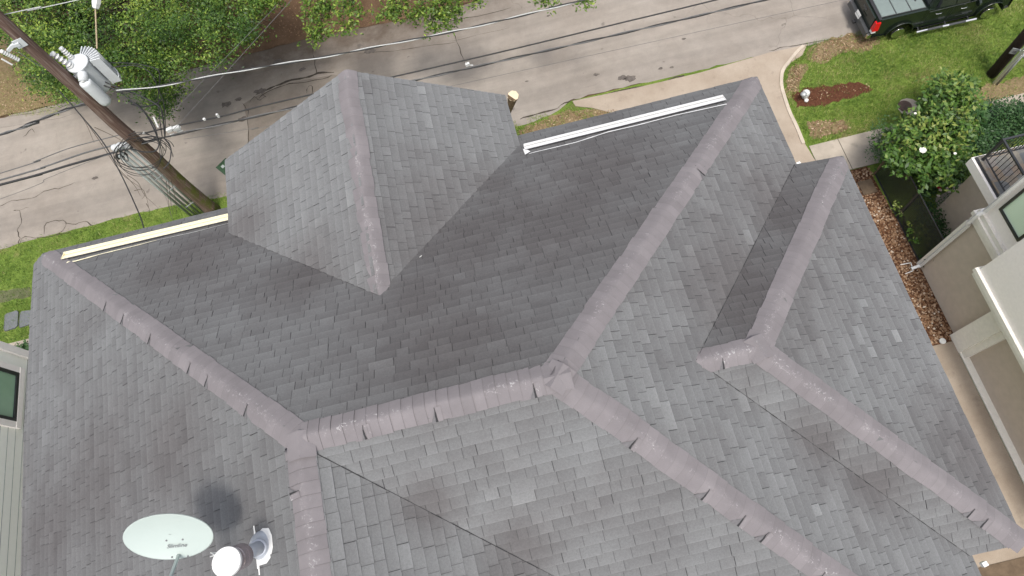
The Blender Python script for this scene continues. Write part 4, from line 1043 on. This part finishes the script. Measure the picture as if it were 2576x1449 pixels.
wire('overhead_cable', ext(onY([(0, 453), (110, 420), (225, 381), (345, 352)], 15.5), 15), .028, M['greycable'], 'grey black cable just above the thickest one on the left', GW_)
wire('overhead_cable', ext(onY([(0, 436), (90, 405), (187, 369), (340, 330)], 15.7), 15), .015, M['greycable'], 'thin upper cable left of the pole, above the road cracks', GW_)
wire('overhead_cable', ext(onY([(0, 501), (120, 448), (250, 397), (330, 372)], 15.2), 15), .008, M['greycable'], 'hair thin lowest cable left of the pole', GW_)
wire('overhead_cable', ext(onY([(0, 339), (60, 317), (120, 293), (192, 267), (240, 255)], 15.4), 15), .022, [M['greycable'], M['cable']], 'grey cable rising to the pole just below the transformer', GW_, 6, 8, twist=5.)
wire('overhead_cable', ext(onY([(462, 350), (640, 322), (800, 290)], 15.2), 0, 22), .006, M['greycable'], 'very thin wire beneath the black pair behind the gable', GW_)
wire('service_drop', [G(150, 230, 7.0), G(210, 298, 6.4), G(262, 362, 6.2), G(305, 440, 6.6), G(340, 515, 7.2), G(358, 560, 7.7), G(372, 620, 8.2)], .018, M['cable'], 'black service cable dropping toward the eave left of the pole', 'service drops')
wire('service_drop', [G(398, 322, 5.2), G(412, 307, 5.3), G(512, 202, 6.0), G(700, 10, 7.2)], .007, M['greycable'], 'thin wire rising from the pole across the street, left of two', 'service drops')
wire('service_drop', [G(435, 325, 5.2), G(445, 317, 5.3), G(562, 190, 6.0), G(760, -30, 7.2)], .007, M['greycable'], 'thin wire rising from the pole across the street, right of two', 'service drops')
wire('service_drop', [G(375, 440, 4.6), G(410, 480, 4.0), G(432, 545, 3.0), G(440, 575, 2.6)], .006, M['greycable'], 'hair thin wire hanging to the verge beside the conduits', 'service drops')
# slack coil and jumpers
b = MB()
for i in range(7):
    cx0, cy0 = 352 + R.uniform(-6, 14), 386 + R.uniform(-8, 10); ra, rb2 = R.uniform(52, 76), R.uniform(32, 58); a0 = R.uniform(-.35, .1)
    yy = 15.05 + R.uniform(-.12, .12); P_ = []
    for k in range(37):
        a = k / 36 * 2 * math.pi * (1 if i % 2 else .8) + (0 if i % 2 else 1.2)
        dx, dy = ra * math.cos(a), rb2 * math.sin(a); P_.append(GY(cx0 + dx * math.cos(a0) - dy * math.sin(a0), cy0 + dx * math.sin(a0) + dy * math.cos(a0), yy + .5 * math.sin(a) * -.3))
    b.tube(P_, .011, 6)
tag(b.bm('cable_coil', M['cable'], loc=G(350, 390, 5)), 'loose loops of black cable coiled round the left pole above the conduits', 'cable coil')
jl = [[(250, 160), (300, 158), (350, 162), (395, 175), (402, 200), (398, 240), (402, 300), (408, 345)],
      [(242, 172), (290, 168), (340, 165), (380, 185), (400, 230), (412, 262), (416, 320), (414, 350)],
      [(232, 188), (262, 205), (300, 222), (350, 240), (400, 268), (410, 300), (415, 345)],
      [(228, 194), (255, 212), (300, 230), (340, 262), (365, 285), (385, 320), (398, 350)],
      [(322, 255), (345, 262), (362, 280), (388, 316), (396, 345)], [(330, 262), (360, 268), (390, 262), (405, 250)],
      [(396, 345), (400, 362), (390, 380), (360, 382), (330, 375), (300, 378)], [(408, 345), (425, 360), (430, 380), (425, 410), (410, 425)], [(414, 350), (430, 372), (428, 400), (418, 418)],
      [(300, 378), (310, 400), (322, 405), (320, 390)], [(404, 350), (402, 380), (405, 400)]]
b = MB()
for j, pl_ in enumerate(jl):
    n_ = len(pl_); z0 = 7.7 if pl_[0][1] < 220 else 5.6
    P_ = bez([G(px, py, max(5.3, z0 - (py - pl_[0][1]) * .011)) for px, py in pl_], 6); b.tube(P_, .022 if 1 < j < 7 else .014, 6)
tag(b.bm('jumper_cables', M['cable'], loc=G(380, 250, 6)), 'black jumper cables looping from the transformer down to the street cables', 'jumper cables')
for c, sz in (((427, 326), (.20, .12, .12)), ((444, 322), (.22, .12, .12)), ((452, 330), (.16, .05, .05)), ((362, 335), (.06, .06, .06)), ((514, 300), (.07, .07, .07)), ((548, 291), (.06, .06, .16)), ((434, 340), (.14, .06, .08))):
    b = MB(); b.box(GY(c[0], c[1], 15.45), sz, R.uniform(-.3, .3)); b.lathe(GY(c[0], c[1], 15.45) - Vector((sz[0] * .7, 0, 0)), (1, 0, 0), [(0, .015), (sz[0] * 1.4, .015)], 8)
    lb = {427: 'left half of the doubled white splice box right of the pole', 444: 'right half of the doubled white splice box right of the pole', 452: 'thin white bar below the doubled splice box', 362: 'small white clip on the cable nearest the pole',
          514: 'small white knob on the upper cable, left of two', 548: 'small upright white tag on the upper cable, right of two', 434: 'small white clip hanging under the doubled splice box'}[c[0]]
    tag(b.bm('cable_clip', M['porc'], loc=GY(c[0], c[1], 15.45)), lb, 'cable clip', 'white clips on the street cables')
b = MB(); b.tube([G(386, 294, 5.6), G(398, 320, 5.3)], .03, 8); tag(b.bm('cable_guard', M['pvc'], loc=G(392, 305, 5.5)), 'short white plastic tube on a jumper above the cables', 'cable guard')
b = MB(); b.box(GY(1176, 162, 15.4), (.14, .08, .1), .2); b.tube([GY(1172, 158, 15.4), GY(1178, 164, 15.4), GY(1190, 164, 15.4)], .018, 6)
tag(b.bm('cable_clamp', M['porc'], loc=G(1180, 162, 5)), 'white clamp joining the two black cables over the street', 'clamp')
b = MB(); b.box(GY(306, 392, 15.35), (.34, .10, .16), .1); tag(b.bm('splice_enclosure', M['blackplastic'], loc=G(297, 385, 5)), 'black splice enclosure hanging below the grey weatherheads', 'enclosure')
# bare vine twigs below
b = MB()
for pl_ in ([(210, 300), (245, 350), (300, 430), (330, 455), (360, 480), (372, 520)], [(320, 440), (345, 460), (360, 490), (395, 520)], [(340, 480), (358, 476), (364, 490), (355, 500)], [(365, 512), (375, 530)], [(300, 425), (335, 465), (352, 492)], [(190, 270), (215, 310), (240, 360)], [(240, 320), (300, 350), (322, 372)], [(215, 265), (240, 245), (262, 240)], [(425, 455), (432, 510), (436, 540)], [(420, 455), (424, 500), (430, 545)], [(432, 450), (440, 505), (441, 540)]):
    P_ = bez([G(px + R.uniform(-3, 3), py, 5.5 - (py - 260) * .012) for px, py in pl_], 4); b.tube(P_, [.012 * (1 - .6 * i / (len(P_) - 1)) for i in range(len(P_))], 5)
tag(b.bm('bare_vine', M['bark'], loc=G(330, 450, 3.5)), 'leafless brown vine tangled in the cables left of the left pole', 'vine')

# ---------------------------------------------------------------- second pole at right
p2 = G(2494, 188); up2 = empty('utility_pole', p2); tag(up2, 'dark brown wooden pole on the right lawn with a small grey tag', 'utility pole', 'wooden utility poles')
b = MB(); b.tube([p2, p2 + Vector((0, 0, 3)), p2 + Vector((.05, 0, 9.5))], [.19, .18, .14], 18); b.bm('shaft', M['pole_dark'], up2, True)
b = MB(); c = GX(2546, 110, p2.x - .24); b.box((p2.x - .17, p2.y - .2, hgt(p2, 2550, 112)), (.22, .03, .26), -.6); ttag = b.bm('meter_tag', M['galv'], up2)
b = MB(); b.box((p2.x - .178, p2.y - .222, hgt(p2, 2550, 112)), (.10, .012, .12), -.6); b.bm('tag_mark', M['ink'], ttag)
for px, py, top, r_ in ((2500, 211, 9, .065), (2507, 213, 9, .04), (2505, 209, 9, .05)):
    g_ = G(px, py); b = MB(); b.tube([g_, g_ + Vector((0, 0, top if r_ > .045 else 2.0))], r_, 12); b.bm('conduit', M['ngb_green'] if r_ > .06 else M['galv'], up2, True)
b = MB(); z = 1.5; b.box((p2.x + .1, p2.y - .35, z), (.06, .5, .05)); b.bm('standoff_bracket', M['conduit'], up2)

# ---------------------------------------------------------------- pickup truck
TX, TY = 15.30, 15.42                       # rear bumper / near side
trk = empty('pickup_truck', (TX + 2.8, TY + .97, 0)); tag(trk, 'black pickup truck with grey folding bed cover parked on the verge', 'pickup truck')
TRm = Matrix.Rotation(math.radians(-1.6), 3, 'Z')
def T(x, y, z): v = TRm @ Vector((x - 2.8, y - .97, 0)); return Vector((TX + 2.8 + v.x, TY + .97 + v.y, z))
def tb_(b, x0, x1, y0, y1, z0, z1, m=0, bev=0.):
    c = [T(x0, y0, z0), T(x1, y0, z0), T(x1, y1, z0), T(x0, y1, z0)]; e = [T(x0 + bev, y0 + bev, z1), T(x1 - bev, y0 + bev, z1), T(x1 - bev, y1 - bev, z1), T(x0 + bev, y1 - bev, z1)]
    b.loft([c, e], m)
# body side profile as a loft across the width
def arch(cx, r=.52, z0=.42, n=9): return [(cx - r * math.cos(math.pi * k / (n - 1)), z0 + r * .98 * math.sin(math.pi * k / (n - 1))) for k in range(n)]
prof = [(.14, .55), (.14, 1.28), (.20, 1.36)] + [(2.02, 1.38), (2.06, 1.32), (4.3, 1.24), (5.25, 1.14), (5.5, 1.0), (5.55, .5)] + [(x, z) for x, z in arch(4.80)][::-1] + [(4.2, .42), (1.86, .42)] + [(x, z) for x, z in arch(1.28)][::-1] + [(.7, .48)]
b = MB(); ring = lambda y, ins: [T(x, y, z - (ins if z > 1.2 else 0)) for x, z in prof]
b.loft([ring(.05, .03), ring(0, .0) if False else [T(x, 0.0 if z < 1.2 else .03, z) for x, z in prof], [T(x, 1.94 if z < 1.2 else 1.91, z) for x, z in prof], [T(x, 1.89, z - .02) for x, z in prof]])
body = b.bm('body', M['truck'], trk)
b = MB(); b.loft([[T(2.1, y, 1.30) if False else T(x, y, z) for x, y, z in ((2.08, .06, 1.30), (4.25, .06, 1.24), (4.25, 1.88, 1.24), (2.08, 1.88, 1.30))], [T(x, y, z) for x, y, z in ((2.30, .26, 1.80), (3.65, .26, 1.84), (3.65, 1.68, 1.84), (2.30, 1.68, 1.80))], [T(x, y, z) for x, y, z in ((2.42, .34, 1.86), (3.5, .34, 1.90), (3.5, 1.6, 1.90), (2.42, 1.6, 1.86))]])
b.bm('cab', M['truck'], trk)
b = MB()
for y0, y1, nrm in ((.055, .245, -1), (1.885, 1.695, 1)):
    for xa, xb, xc, xd in ((2.34, 3.05, 3.02, 2.48), (3.13, 4.0, 3.6, 3.10)):
        b.poly([T(xa, y0 + nrm * .004, 1.34), T(xb, y0 + nrm * .004, 1.32), T(xc, y1 + nrm * .004, 1.77), T(xd, y1 + nrm * .004, 1.77)][::-nrm])
b.poly([T(4.22, .2, 1.29), T(4.22, 1.74, 1.29), T(3.70, 1.58, 1.80), T(3.70, .36, 1.80)]); b.poly([T(2.09, .2, 1.36), T(2.26, .34, 1.76), T(2.26, 1.6, 1.76), T(2.09, 1.74, 1.36)])
b.bm('window_glass', M['glassdark'], trk)
b = MB(); tb_(b, .26, 1.99, .13, 1.81, 1.375, 1.40, 1)
for x0, x1 in ((.29, .83), (.865, 1.40), (1.435, 1.965)): tb_(b, x0, x1, .16, 1.78, 1.40, 1.418, 0, .01)
tb_(b, .18, .28, .05, 1.89, 1.365, 1.395, 1)
b.bm('bed_cover', [M['tonneau'], M['blackplastic']], trk)
b = MB(); tb_(b, .09, .15, .22, 1.72, .74, 1.33, 0, .0); tg = b.bm('tailgate', M['truck'], trk)
b = MB(); tb_(b, .075, .092, .84, 1.10, 1.10, 1.18); b.bm('tailgate_handle', M['bumper'], tg)
b = MB(); tb_(b, -.06, .13, .12, 1.82, .50, .70, 0, .02); tb_(b, -.02, .13, .0, .16, .50, .68, 1); tb_(b, -.02, .13, 1.78, 1.94, .50, .68, 1); bmpr = b.bm('rear_bumper', [M['bumper'], M['chrome']], trk)
b = MB(); tb_(b, -.16, -.04, .90, 1.04, .42, .50); b.bm('tow_hitch', M['blackplastic'], bmpr)
b = MB()
pl0, pl1, pl2, pl3 = T(-.085, 1.16, .70), T(-.085, .84, .70), T(-.03, .84, .88), T(-.03, 1.16, .88)
b.poly([pl0, pl1, pl2, pl3]); b.poly([pl3, pl2, pl2 + Vector((.01, 0, 0)), pl3 + Vector((.01, 0, 0))]); plate = b.bm('licence_plate', M['white'], bmpr)
xd = pl1 - pl0; yd = pl3 - pl0; text('KKA 7939', plate, pl0 + xd * .07 + yd * .30, xd, yd, .068, M['ink'], 'plate_lettering', 0, .004)
for y0, y1 in ((-.012, .17), (1.77, 1.952)):
    b = MB(); tb_(b, .075, .30, y0, y1, .86, 1.26, 0, .02); b.bm('tail_light', M['lamp_red'], trk)
    b = MB(); tb_(b, .07, .24, y0 + .004, y1 - .004, .76, .85, 0, .01); b.bm('reverse_light', M['white'], trk)
def wheel(cx, yo, s_):
    c = T(cx, yo, .39); ax_ = (TRm @ Vector((0, s_, 0))); b = MB()
    b.lathe(c - ax_ * .26, ax_, [(0, .24), (0, .36), (.03, .39), (.22, .39), (.255, .365), (.26, .25), (.22, .235)], 36); o = b.bm('wheel', M['rubber'], trk, False)
    b = MB(); b.lathe(c - ax_ * .10, ax_, [(0, .235), (.02, .235), (.021, .20)], 30)
    b.lathe(c - ax_ * .07, ax_, [(0, .07), (.05, .065), (.055, .03)], 14, 1)
    u_ = Vector((0, 0, 1)); v_ = ax_.cross(u_)
    for k in range(6):
        a = k * math.pi / 3 + .3; d = u_ * math.cos(a) + v_ * math.sin(a); q = ax_.cross(d)
        b.loft([[c - ax_ * .06 + d * .05 + q * .03, c - ax_ * .06 + d * .05 - q * .03, c - ax_ * .02 + d * .05 - q * .02, c - ax_ * .02 + d * .05 + q * .02],
                [c - ax_ * .05 + d * .235 + q * .045, c - ax_ * .05 + d * .235 - q * .045, c - ax_ * .015 + d * .235 - q * .03, c - ax_ * .015 + d * .235 + q * .03]], 1)
    b.lathe(c - ax_ * .03, ax_, [(0, .225), (.012, .245), (.02, .235), (.005, .222)], 30, 1)
    b.bm('rim', [M['blackplastic'], M['chrome']], o)
wheel(1.28, -.01, -1); wheel(4.80, -.01, -1); wheel(1.28, 1.95, 1); wheel(4.80, 1.95, 1)
b = MB()
for cx in (1.28, 4.80):
    for y, s_ in ((0, -1), (1.94, 1)):
        P_ = [T(cx - .53 * math.cos(math.pi * k / 12), y + s_ * .02, .42 + .53 * math.sin(math.pi * k / 12)) for k in range(13)]; b.tube(P_, .022, 6)
b.bm('wheel_arch_trim', M['truck'], trk)
for y in (-.13, 2.07):
    b = MB(); b.tube([T(1.95, y, .40), T(4.25, y, .40)], .05, 10); 
    for xx in (2.05, 3.1, 4.0): b.tube([T(xx, y, .40), T(xx, y + (.2 if y < 0 else -.2), .44)], .02, 6)
    for xa, xb in ((1.93, 2.35), (2.95, 3.2), (3.85, 4.27)): b.tube([T(xa, y, .405), T(xb, y, .405)], .056, 12, 1)
    b.bm('running_board', [M['bumper'], M['chrome']], trk)
for xx, zz in ((2.42, 1.10), (3.38, 1.10)):
    b = MB(); b.tube([T(xx, -.015, zz), T(xx + .03, -.045, zz), T(xx + .19, -.045, zz), T(xx + .22, -.015, zz)], .016, 8); b.bm('door_handle', M['chrome'], trk)
b = MB()
for xx in (2.1, 3.08, 4.12): b.box(T(xx, -.001, .85), (.008, .012, .85))
b.box(T(3.1, -.001, .46), (2.0, .012, .01)); b.box(T(3.1, .002, 1.30), (2.0, .012, .012), m=1); b.box(T(3.6, -.012, .72), (.5, .006, .018), m=1); b.bm('door_seam', [M['blackplastic'], M['bumper']], trk)
b = MB(); b.lathe(T(3.95, -.12, 1.32), TRm @ Vector((-1, 0, 0)), [(0, .10), (.05, .12), (.09, .12), (.10, .1)], 12); b.bm('side_mirror', M['truck'], trk)
b = MB(); tb_(b, 5.45, 5.58, .1, 1.84, .45, .75, 0, .03); b.bm('front_bumper', M['chrome'], trk)
b = MB(); tb_(b, 5.30, 5.53, .05, .4, .85, 1.0, 0, .02); tb_(b, 5.30, 5.53, 1.54, 1.89, .85, 1.0, 0, .02); b.bm('headlight', M['white'], trk)
b = MB(); b.lathe(T(1.72, .55, 1.419), (0, 0, 1), [(0, .04), (.004, .04)], 12); b.bm('cover_badge', M['blackplastic'], trk)

# ---------------------------------------------------------------- right neighbour
NX = 13.45; ny = 6.32
ngb = empty('neighbour_house', (16, 0, 0)); tag(ngb, 'taupe and off-white stucco house along the right edge of the photo', 'house')
b = MB(); b.box((17.5, (3.45 - 20) / 2 + .0, 1.7), (7.9, 23.45, 3.4)); b.box((17.5, 4.88, 1.7), (8.1, 2.87, 3.4)); b.bm('lower_wall', M['ngb_taupe'], ngb)
b = MB(); b.box((17.51, -6.84, 5.9), (8.06, 26.3, 4.2)); b.bm('upper_wall', M['ngb_white'], ngb)
b = MB(); b.box((17.5, -6.8, 3.55), (8.22, 26.36, .24)); b.box((17.5, -6.8, 3.75), (8.34, 26.5, .16)); b.box((17.5, -6.8, 3.92), (8.22, 26.36, .18)); b.bm('cornice', M['ngb_trim'], ngb)
b = MB(); b.box((13.42, 3.42, 1.72), (.24, .62, 3.42)); b.box((13.47, 3.0, 1.71), (.18, .22, 3.40)); b.bm('pilaster', M['ngb_trim'], ngb)
bay0 = G(2457, 683, 3.35); bx = bay0.x; byn = bay0.y
b = MB(); b.box(((bx + 14) / 2, byn - 4, 6.0), (14 - bx, 8, 5.2)); by = b.bm('bay', M['ngb_white'], ngb)
b = MB(); b.box(((bx + 14) / 2 - .04, byn - 3.97, 3.42), (14 - bx + .1, 8.1, .16)); b.box(((bx + 14) / 2 - .02, byn - 3.98, 3.24), (14 - bx + .02, 8.0, .2)); b.bm('bay_moulding', M['ngb_trim'], by)
wy0, wy1 = GX(2515, 525, NX).y, GX(2563, 607, NX).y; wz_ = GX(2515, 525, NX).z
window(ngb, (NX + .02, (wy0 + wy1) / 2, wz_ + .85), abs(wy0 - wy1), 1.7, (-1, 0, 0), M['frame'], M['blind'])
dp = MB(); px_ = NX - .10
zb = [(.12, 0), (3.35, 0), (3.5, -.12), (4.05, -.12), (4.2, 0), (8, 0)]
dp.tube([Vector((px_ - .25, ny - .10, .10)), Vector((px_ - .02, ny - .10, .22))] + [Vector((px_ + o_, ny - .10, z)) for z, o_ in zb[0:]], .062, 4); dp.bm('downspout', M['pvc'], ngb)
b = MB(); b.box((NX - .02, ny + .02, 1.65), (.12, .1, 3.3)); b.bm('corner_trim', M['ngb_trim'], ngb)
# porch
pzt = 3.65; pw = 14.2; pn = 8.18
b = MB(); b.box(((pw + 18) / 2, (pn + 6.3) / 2, 3.47), (18 - pw, pn - 6.3, .35)); pch = b.bm('porch_slab', M['ngb_white'], ngb)
b = MB(); b.box(((pw + 18) / 2 + .07, (pn + 6.3) / 2 - .03, 3.665), (18 - pw, pn - 6.3, .03)); b.bm('dark_edge', M['frame'], pch)  # thin dark band between porch slab and floor tiles
b = MB(); b.box(((pw + 18) / 2 + .13, (pn + 6.3) / 2 - .07, 3.70), (18 - pw, pn - 6.3, .04)); b.bm('floor_tiles', M['slate'], pch)
rc = G(2473, 401, 3.72)
b = MB()
def rail(p, q, n):
    for z, r_ in ((.12, .016), (1.05, .028)): b.box(((p.x + q.x) / 2, (p.y + q.y) / 2, 3.72 + z), (abs(p.x - q.x) + r_ * 2, abs(p.y - q.y) + r_ * 2, r_ * 2))
    for i in range(1, n): t = i / n; b.box((p.x + (q.x - p.x) * t, p.y + (q.y - p.y) * t, 3.72 + .585), (.016, .016, .93))
rail(rc, Vector((rc.x, 6.36, 0)), 12); rail(rc, Vector((18, rc.y, 0)), 28)
b.box((rc.x, rc.y, 3.72 + .54), (.06, .06, 1.08)); b.lathe((rc.x, rc.y, 3.71), (0, 0, 1), [(0, .06), (.03, .05)], 12)
b.bm('railing', M['iron'], pch)
b = MB(); b.box((16.3, 7.2, 1.65), (3.4, 1.6, 3.28)); b.bm('porch_base', M['ngb_taupe'], ngb)
# black fence
fy0, fy1, fx = 10.0, 6.45, 13.48
fen = empty('metal_fence', (fx, 8.2, 0)); tag(fen, 'black mesh fence between the gravel strip and the garden', 'fence')
b = MB(); n = 74
for i in range(n + 1):
    y = fy1 + (fy0 - fy1) * i / n; b.box((fx + R.uniform(-.004, .004), y, .88), (.012, .013, 1.72))
for i in range(14):
    b.box((fx, (fy0 + fy1) / 2, .10 + i * .125), (.007, fy0 - fy1, .006))
b.bm('mesh_panel', M['iron'], fen)
b = MB()
for z in (.04, 1.76): b.box((fx, (fy0 + fy1) / 2, z), (.035, fy0 - fy1, .035))
b.box((fx + 1.0, 6.42, 1.76), (2.0, .035, .035)); b.bm('rail', M['iron'], fen)
for y, mt in ((fy0 + .05, M['stumpbark']), (8.2, M['iron']), (fy1 - .04, M['iron'])):
    b = MB(); b.box((fx, y, .9), (.07, .07, 1.85)); b.bm('post', mt, fen)
b = MB(); q = [G(2264, 667), G(2290, 662), G(2296, 682), G(2276, 690)]
for i in range(3): b.tube([q[i] + Vector((0, 0, .04)), q[i + 1] + Vector((0, 0, .04))], .018, 6)
b.bm('drain_frame', M['pvc'], loc=G(2280, 676)); tag(bpy.context.scene.objects['drain_frame'], 'white U-shaped pipe frame lying on the gravel by the downspout', 'pipe')
b = MB(); c = G(2371, 858, .05); b.lathe(c, (0, 0, 1), [(-.05, .09), (.02, .10), (.03, .09), (.031, .001)], 20); tag(b.bm('cleanout_cap', M['pvc'], loc=c), 'round white drain cap at the end of the gravel strip', 'drain cap')

# ---------------------------------------------------------------- left neighbour
LX = -11.0; ly = GX(72, 890, LX).y
lng = empty('neighbour_house', (-15, 0, 0)); tag(lng, 'pale greenish white house at the lower left edge of the photo', 'house')
b = MB(); b.box((LX - 4, ly - 9, 6.2), (8, 18, 12.4)); lw = b.bm('wall', M['ngb_green'], lng)
w0, w1 = GX(40, 939, LX), GX(37.5, 1063, LX); zb_ = (w0.z + w1.z) / 2
yc = (w0.y + w1.y) / 2; wl = w0.y - w1.y
o = window(lng, (LX + .02, yc, zb_ + .85), wl, 1.7, (1, 0, 0), M['frame'], M['blind_dark'], .05)
b = MB(); t_ = .13
b.box((LX + .025, yc, zb_ - t_ / 2 - .0), (.09, wl + 2 * t_, t_)); b.box((LX + .025, yc, zb_ + 1.7 + t_ / 2), (.09, wl + 2 * t_, t_))
b.box((LX + .022, yc - wl / 2 - t_ / 2, zb_ + .85), (.085, t_, 1.7)); b.box((LX + .022, yc + wl / 2 + t_ / 2, zb_ + .85), (.085, t_, 1.7)); b.bm('window_trim', M['ngb_white'], lng)
b = MB()
for i in range(60):
    z = .2 + i * .2
    if zb_ - t_ - .1 < z < zb_ + 1.7 + t_: b.box((LX - .0045, (yc - wl / 2 - t_ - 9 - 9 + ly) / 2 if False else (ly - 18 + (yc - wl / 2 - t_)) / 2, z), (.012, (yc - wl / 2 - t_) - (ly - 18), .014))
    else: b.box((LX - .0045, ly - 9, z), (.012, 18.0, .014))
b.bm('siding_joint', M['conduit'], lng)
b = MB(); b.box((LX + .03, ly - .06, 6.2), (.1, .16, 12.4)); b.bm('corner_board', M['ngb_white'], lng)
for z in (2.0, 5.6):
    for y in (4.5, 0., -5.): window(lng, (LX + .02, y, z), 1.1, 1.5, (1, 0, 0), M['frame'], M['blind_dark'], .05)
b = MB(); p_ = G(70, 878, 0); b.box((p_.x + .6, p_.y - .5, .3), (1.6, .25, .6)); tag(b.bm('planter', M['ngb_white'], loc=p_), 'low white planter beside the sidewalk left of the house', 'planter')

# ---------------------------------------------------------------- small things
for px, py, sc_ in ((28, 807, .34), (64, 801, .30), (-12, 812, .32)):
    c = G(px, py, .03); b = MB()
    r0 = [Vector((c.x + x_ * sc_ * R.uniform(.92, 1.06), c.y + y_ * sc_ * 1.15 * R.uniform(.92, 1.06), .0)) for x_, y_ in ((-.62, -.95), (.55, -.95), (.8, -.7), (.8, .75), (.6, .95), (-.6, .95), (-.8, .7), (-.8, -.7))]
    b.loft([r0, [v + Vector((0, 0, .055)) for v in r0], [c + (v - c) * .93 + Vector((0, 0, .062 - .03)) for v in r0]])
    lb = {28: 'dark grey stepping stone in the lawn, further left of the two', 64: 'lighter stepping stone in the lawn nearest the grey roof'}.get(px, 'stepping stone just outside the left edge')
    if px > 0: tag(b.bm('stepping_stone', M['stone'], loc=c), lb, 'stepping stone', 'stepping stones')
sheet('worn_path', jag([G(-40, 735), G(76, 722), G(78, 745), G(-40, 768)], .06, .3), .006, soil_mat('worn_turf', (.10, .115, .055), (.17, .17, .10), 5))
mh = G(2279, 268, .03); man = empty('manhole', mh); tag(man, 'rusty round manhole cover in a concrete collar on the right lawn', 'manhole')
b = MB(); b.lathe(mh - Vector((-.10, .04, .03)), (0, 0, 1), [(0, .40), (.02, .40), (.025, .38), (.025, .001)], 11); b.bm('collar', M['walk'], man)
b = MB(); b.lathe(mh + Vector((-.03, .03, .0)), (0, 0, 1), [(-.02, .25), (.008, .25), (.012, .23), (.008, .21), (.010, .001)], 32); b.bm('cover', M['iron_cover'], man)
hy = G(2026, 254); orn = empty('garden_ornament', hy); tag(orn, 'white garden figure standing in the red mulch bed', 'garden ornament')
b = MB(); b.lathe(G(2023, 246), Vector((-.05, 0, 1)), [(0, .05), (.04, .10), (.12, .13), (.26, .15), (.36, .13), (.42, .07)], 10); b.bm('body', M['porc'], orn, False)
b = MB(); b.lathe(G(2021, 240, .38), Vector((0, .2, 1)), [(0, .08), (.05, .13), (.10, .11), (.15, .05)], 8); b.bm('head', M['galv'], orn, True)
b = MB(); c = G(2028, 253, .04); b.lathe(c, (0, 0, 1), [(-.04, .05), (0, .085), (.05, .08), (.08, .03)], 7); tag(b.bm('white_stone', M['pvc'], loc=c), 'small white stone in the mulch beside the garden figure', 'stone')
# cut trunk
s0 = G(1274, 300, 2.2); stp = empty('cut_trunk', Vector((s0.x, s0.y - 1.2, 0))); tag(stp, 'pale sawn tree trunk end sticking up beside the gable', 'tree trunk')
s1 = G(1291, 241, 4.2); base = Vector((s0.x, s0.y - .8, 0))
pth = bez([base, G(1277, 300, 2.4), G(1283, 272, 3.5), s1], 5); rr = [.12 if i < 9 else .09 + .10 * ((i - 9) / 6) ** 1.3 for i in range(len(pth))]
b = MB(); b.tube(pth, rr, 14); b.bm('trunk', M['stumpbark'], stp, True)
d = (pth[-1] - pth[-2]).normalized(); b = MB(); b.lathe(s1 - d * .01, Vector((.05, -.25, 1)), [(0, .195), (.03, .185), (.031, .001)], 8); b.bm('cut_face', M['cutwood'], stp)
# wheeled bin
cc = G(568, 420, 1.0); binr = math.radians(38); bn = empty('wheelie_bin', Vector((cc.x, cc.y, 0))); tag(bn, 'dark green wheeled bin at the kerb peeking past the left gable eave', 'bin')
Mx = Matrix.Rotation(binr, 3, 'Z')
def Bq(x, y, z): return Vector((cc.x, cc.y, 0)) + Mx @ Vector((x, y, 0)) + Vector((0, 0, z))
b = MB(); b.loft([[Bq(x * .8, y * .8, .06) for x, y in ((-.24, -.3), (.24, -.3), (.24, .3), (-.24, .3))], [Bq(x, y, .96) for x, y in ((-.24, -.3), (.24, -.3), (.24, .3), (-.24, .3))]]); b.bm('body', M['green'], bn)
b = MB(); b.loft([[Bq(x, y, .965) for x, y in ((-.27, -.33), (.27, -.33), (.27, .33), (-.27, .33))], [Bq(x, y, 1.0) for x, y in ((-.27, -.33), (.27, -.33), (.27, .33), (-.27, .33))], [Bq(x * .7, y * .75, 1.03) for x, y in ((-.27, -.33), (.27, -.33), (.27, .33), (-.27, .33))]]); ld = b.bm('lid', M['green'], bn)
b = MB(); b.poly([Bq(x, y, 1.034) for x, y in ((-.12, .02), (.0, .02), (.0, .16), (-.12, .16))]); b.bm('label', M['conduit'], ld)
for s_ in (-1, 1):
    b = MB(); b.lathe(Bq(s_ * .2, .27, .1), Mx @ Vector((s_, 0, 0)), [(0, .1), (.05, .1)], 14); b.bm('wheel', M['rubber'], bn)
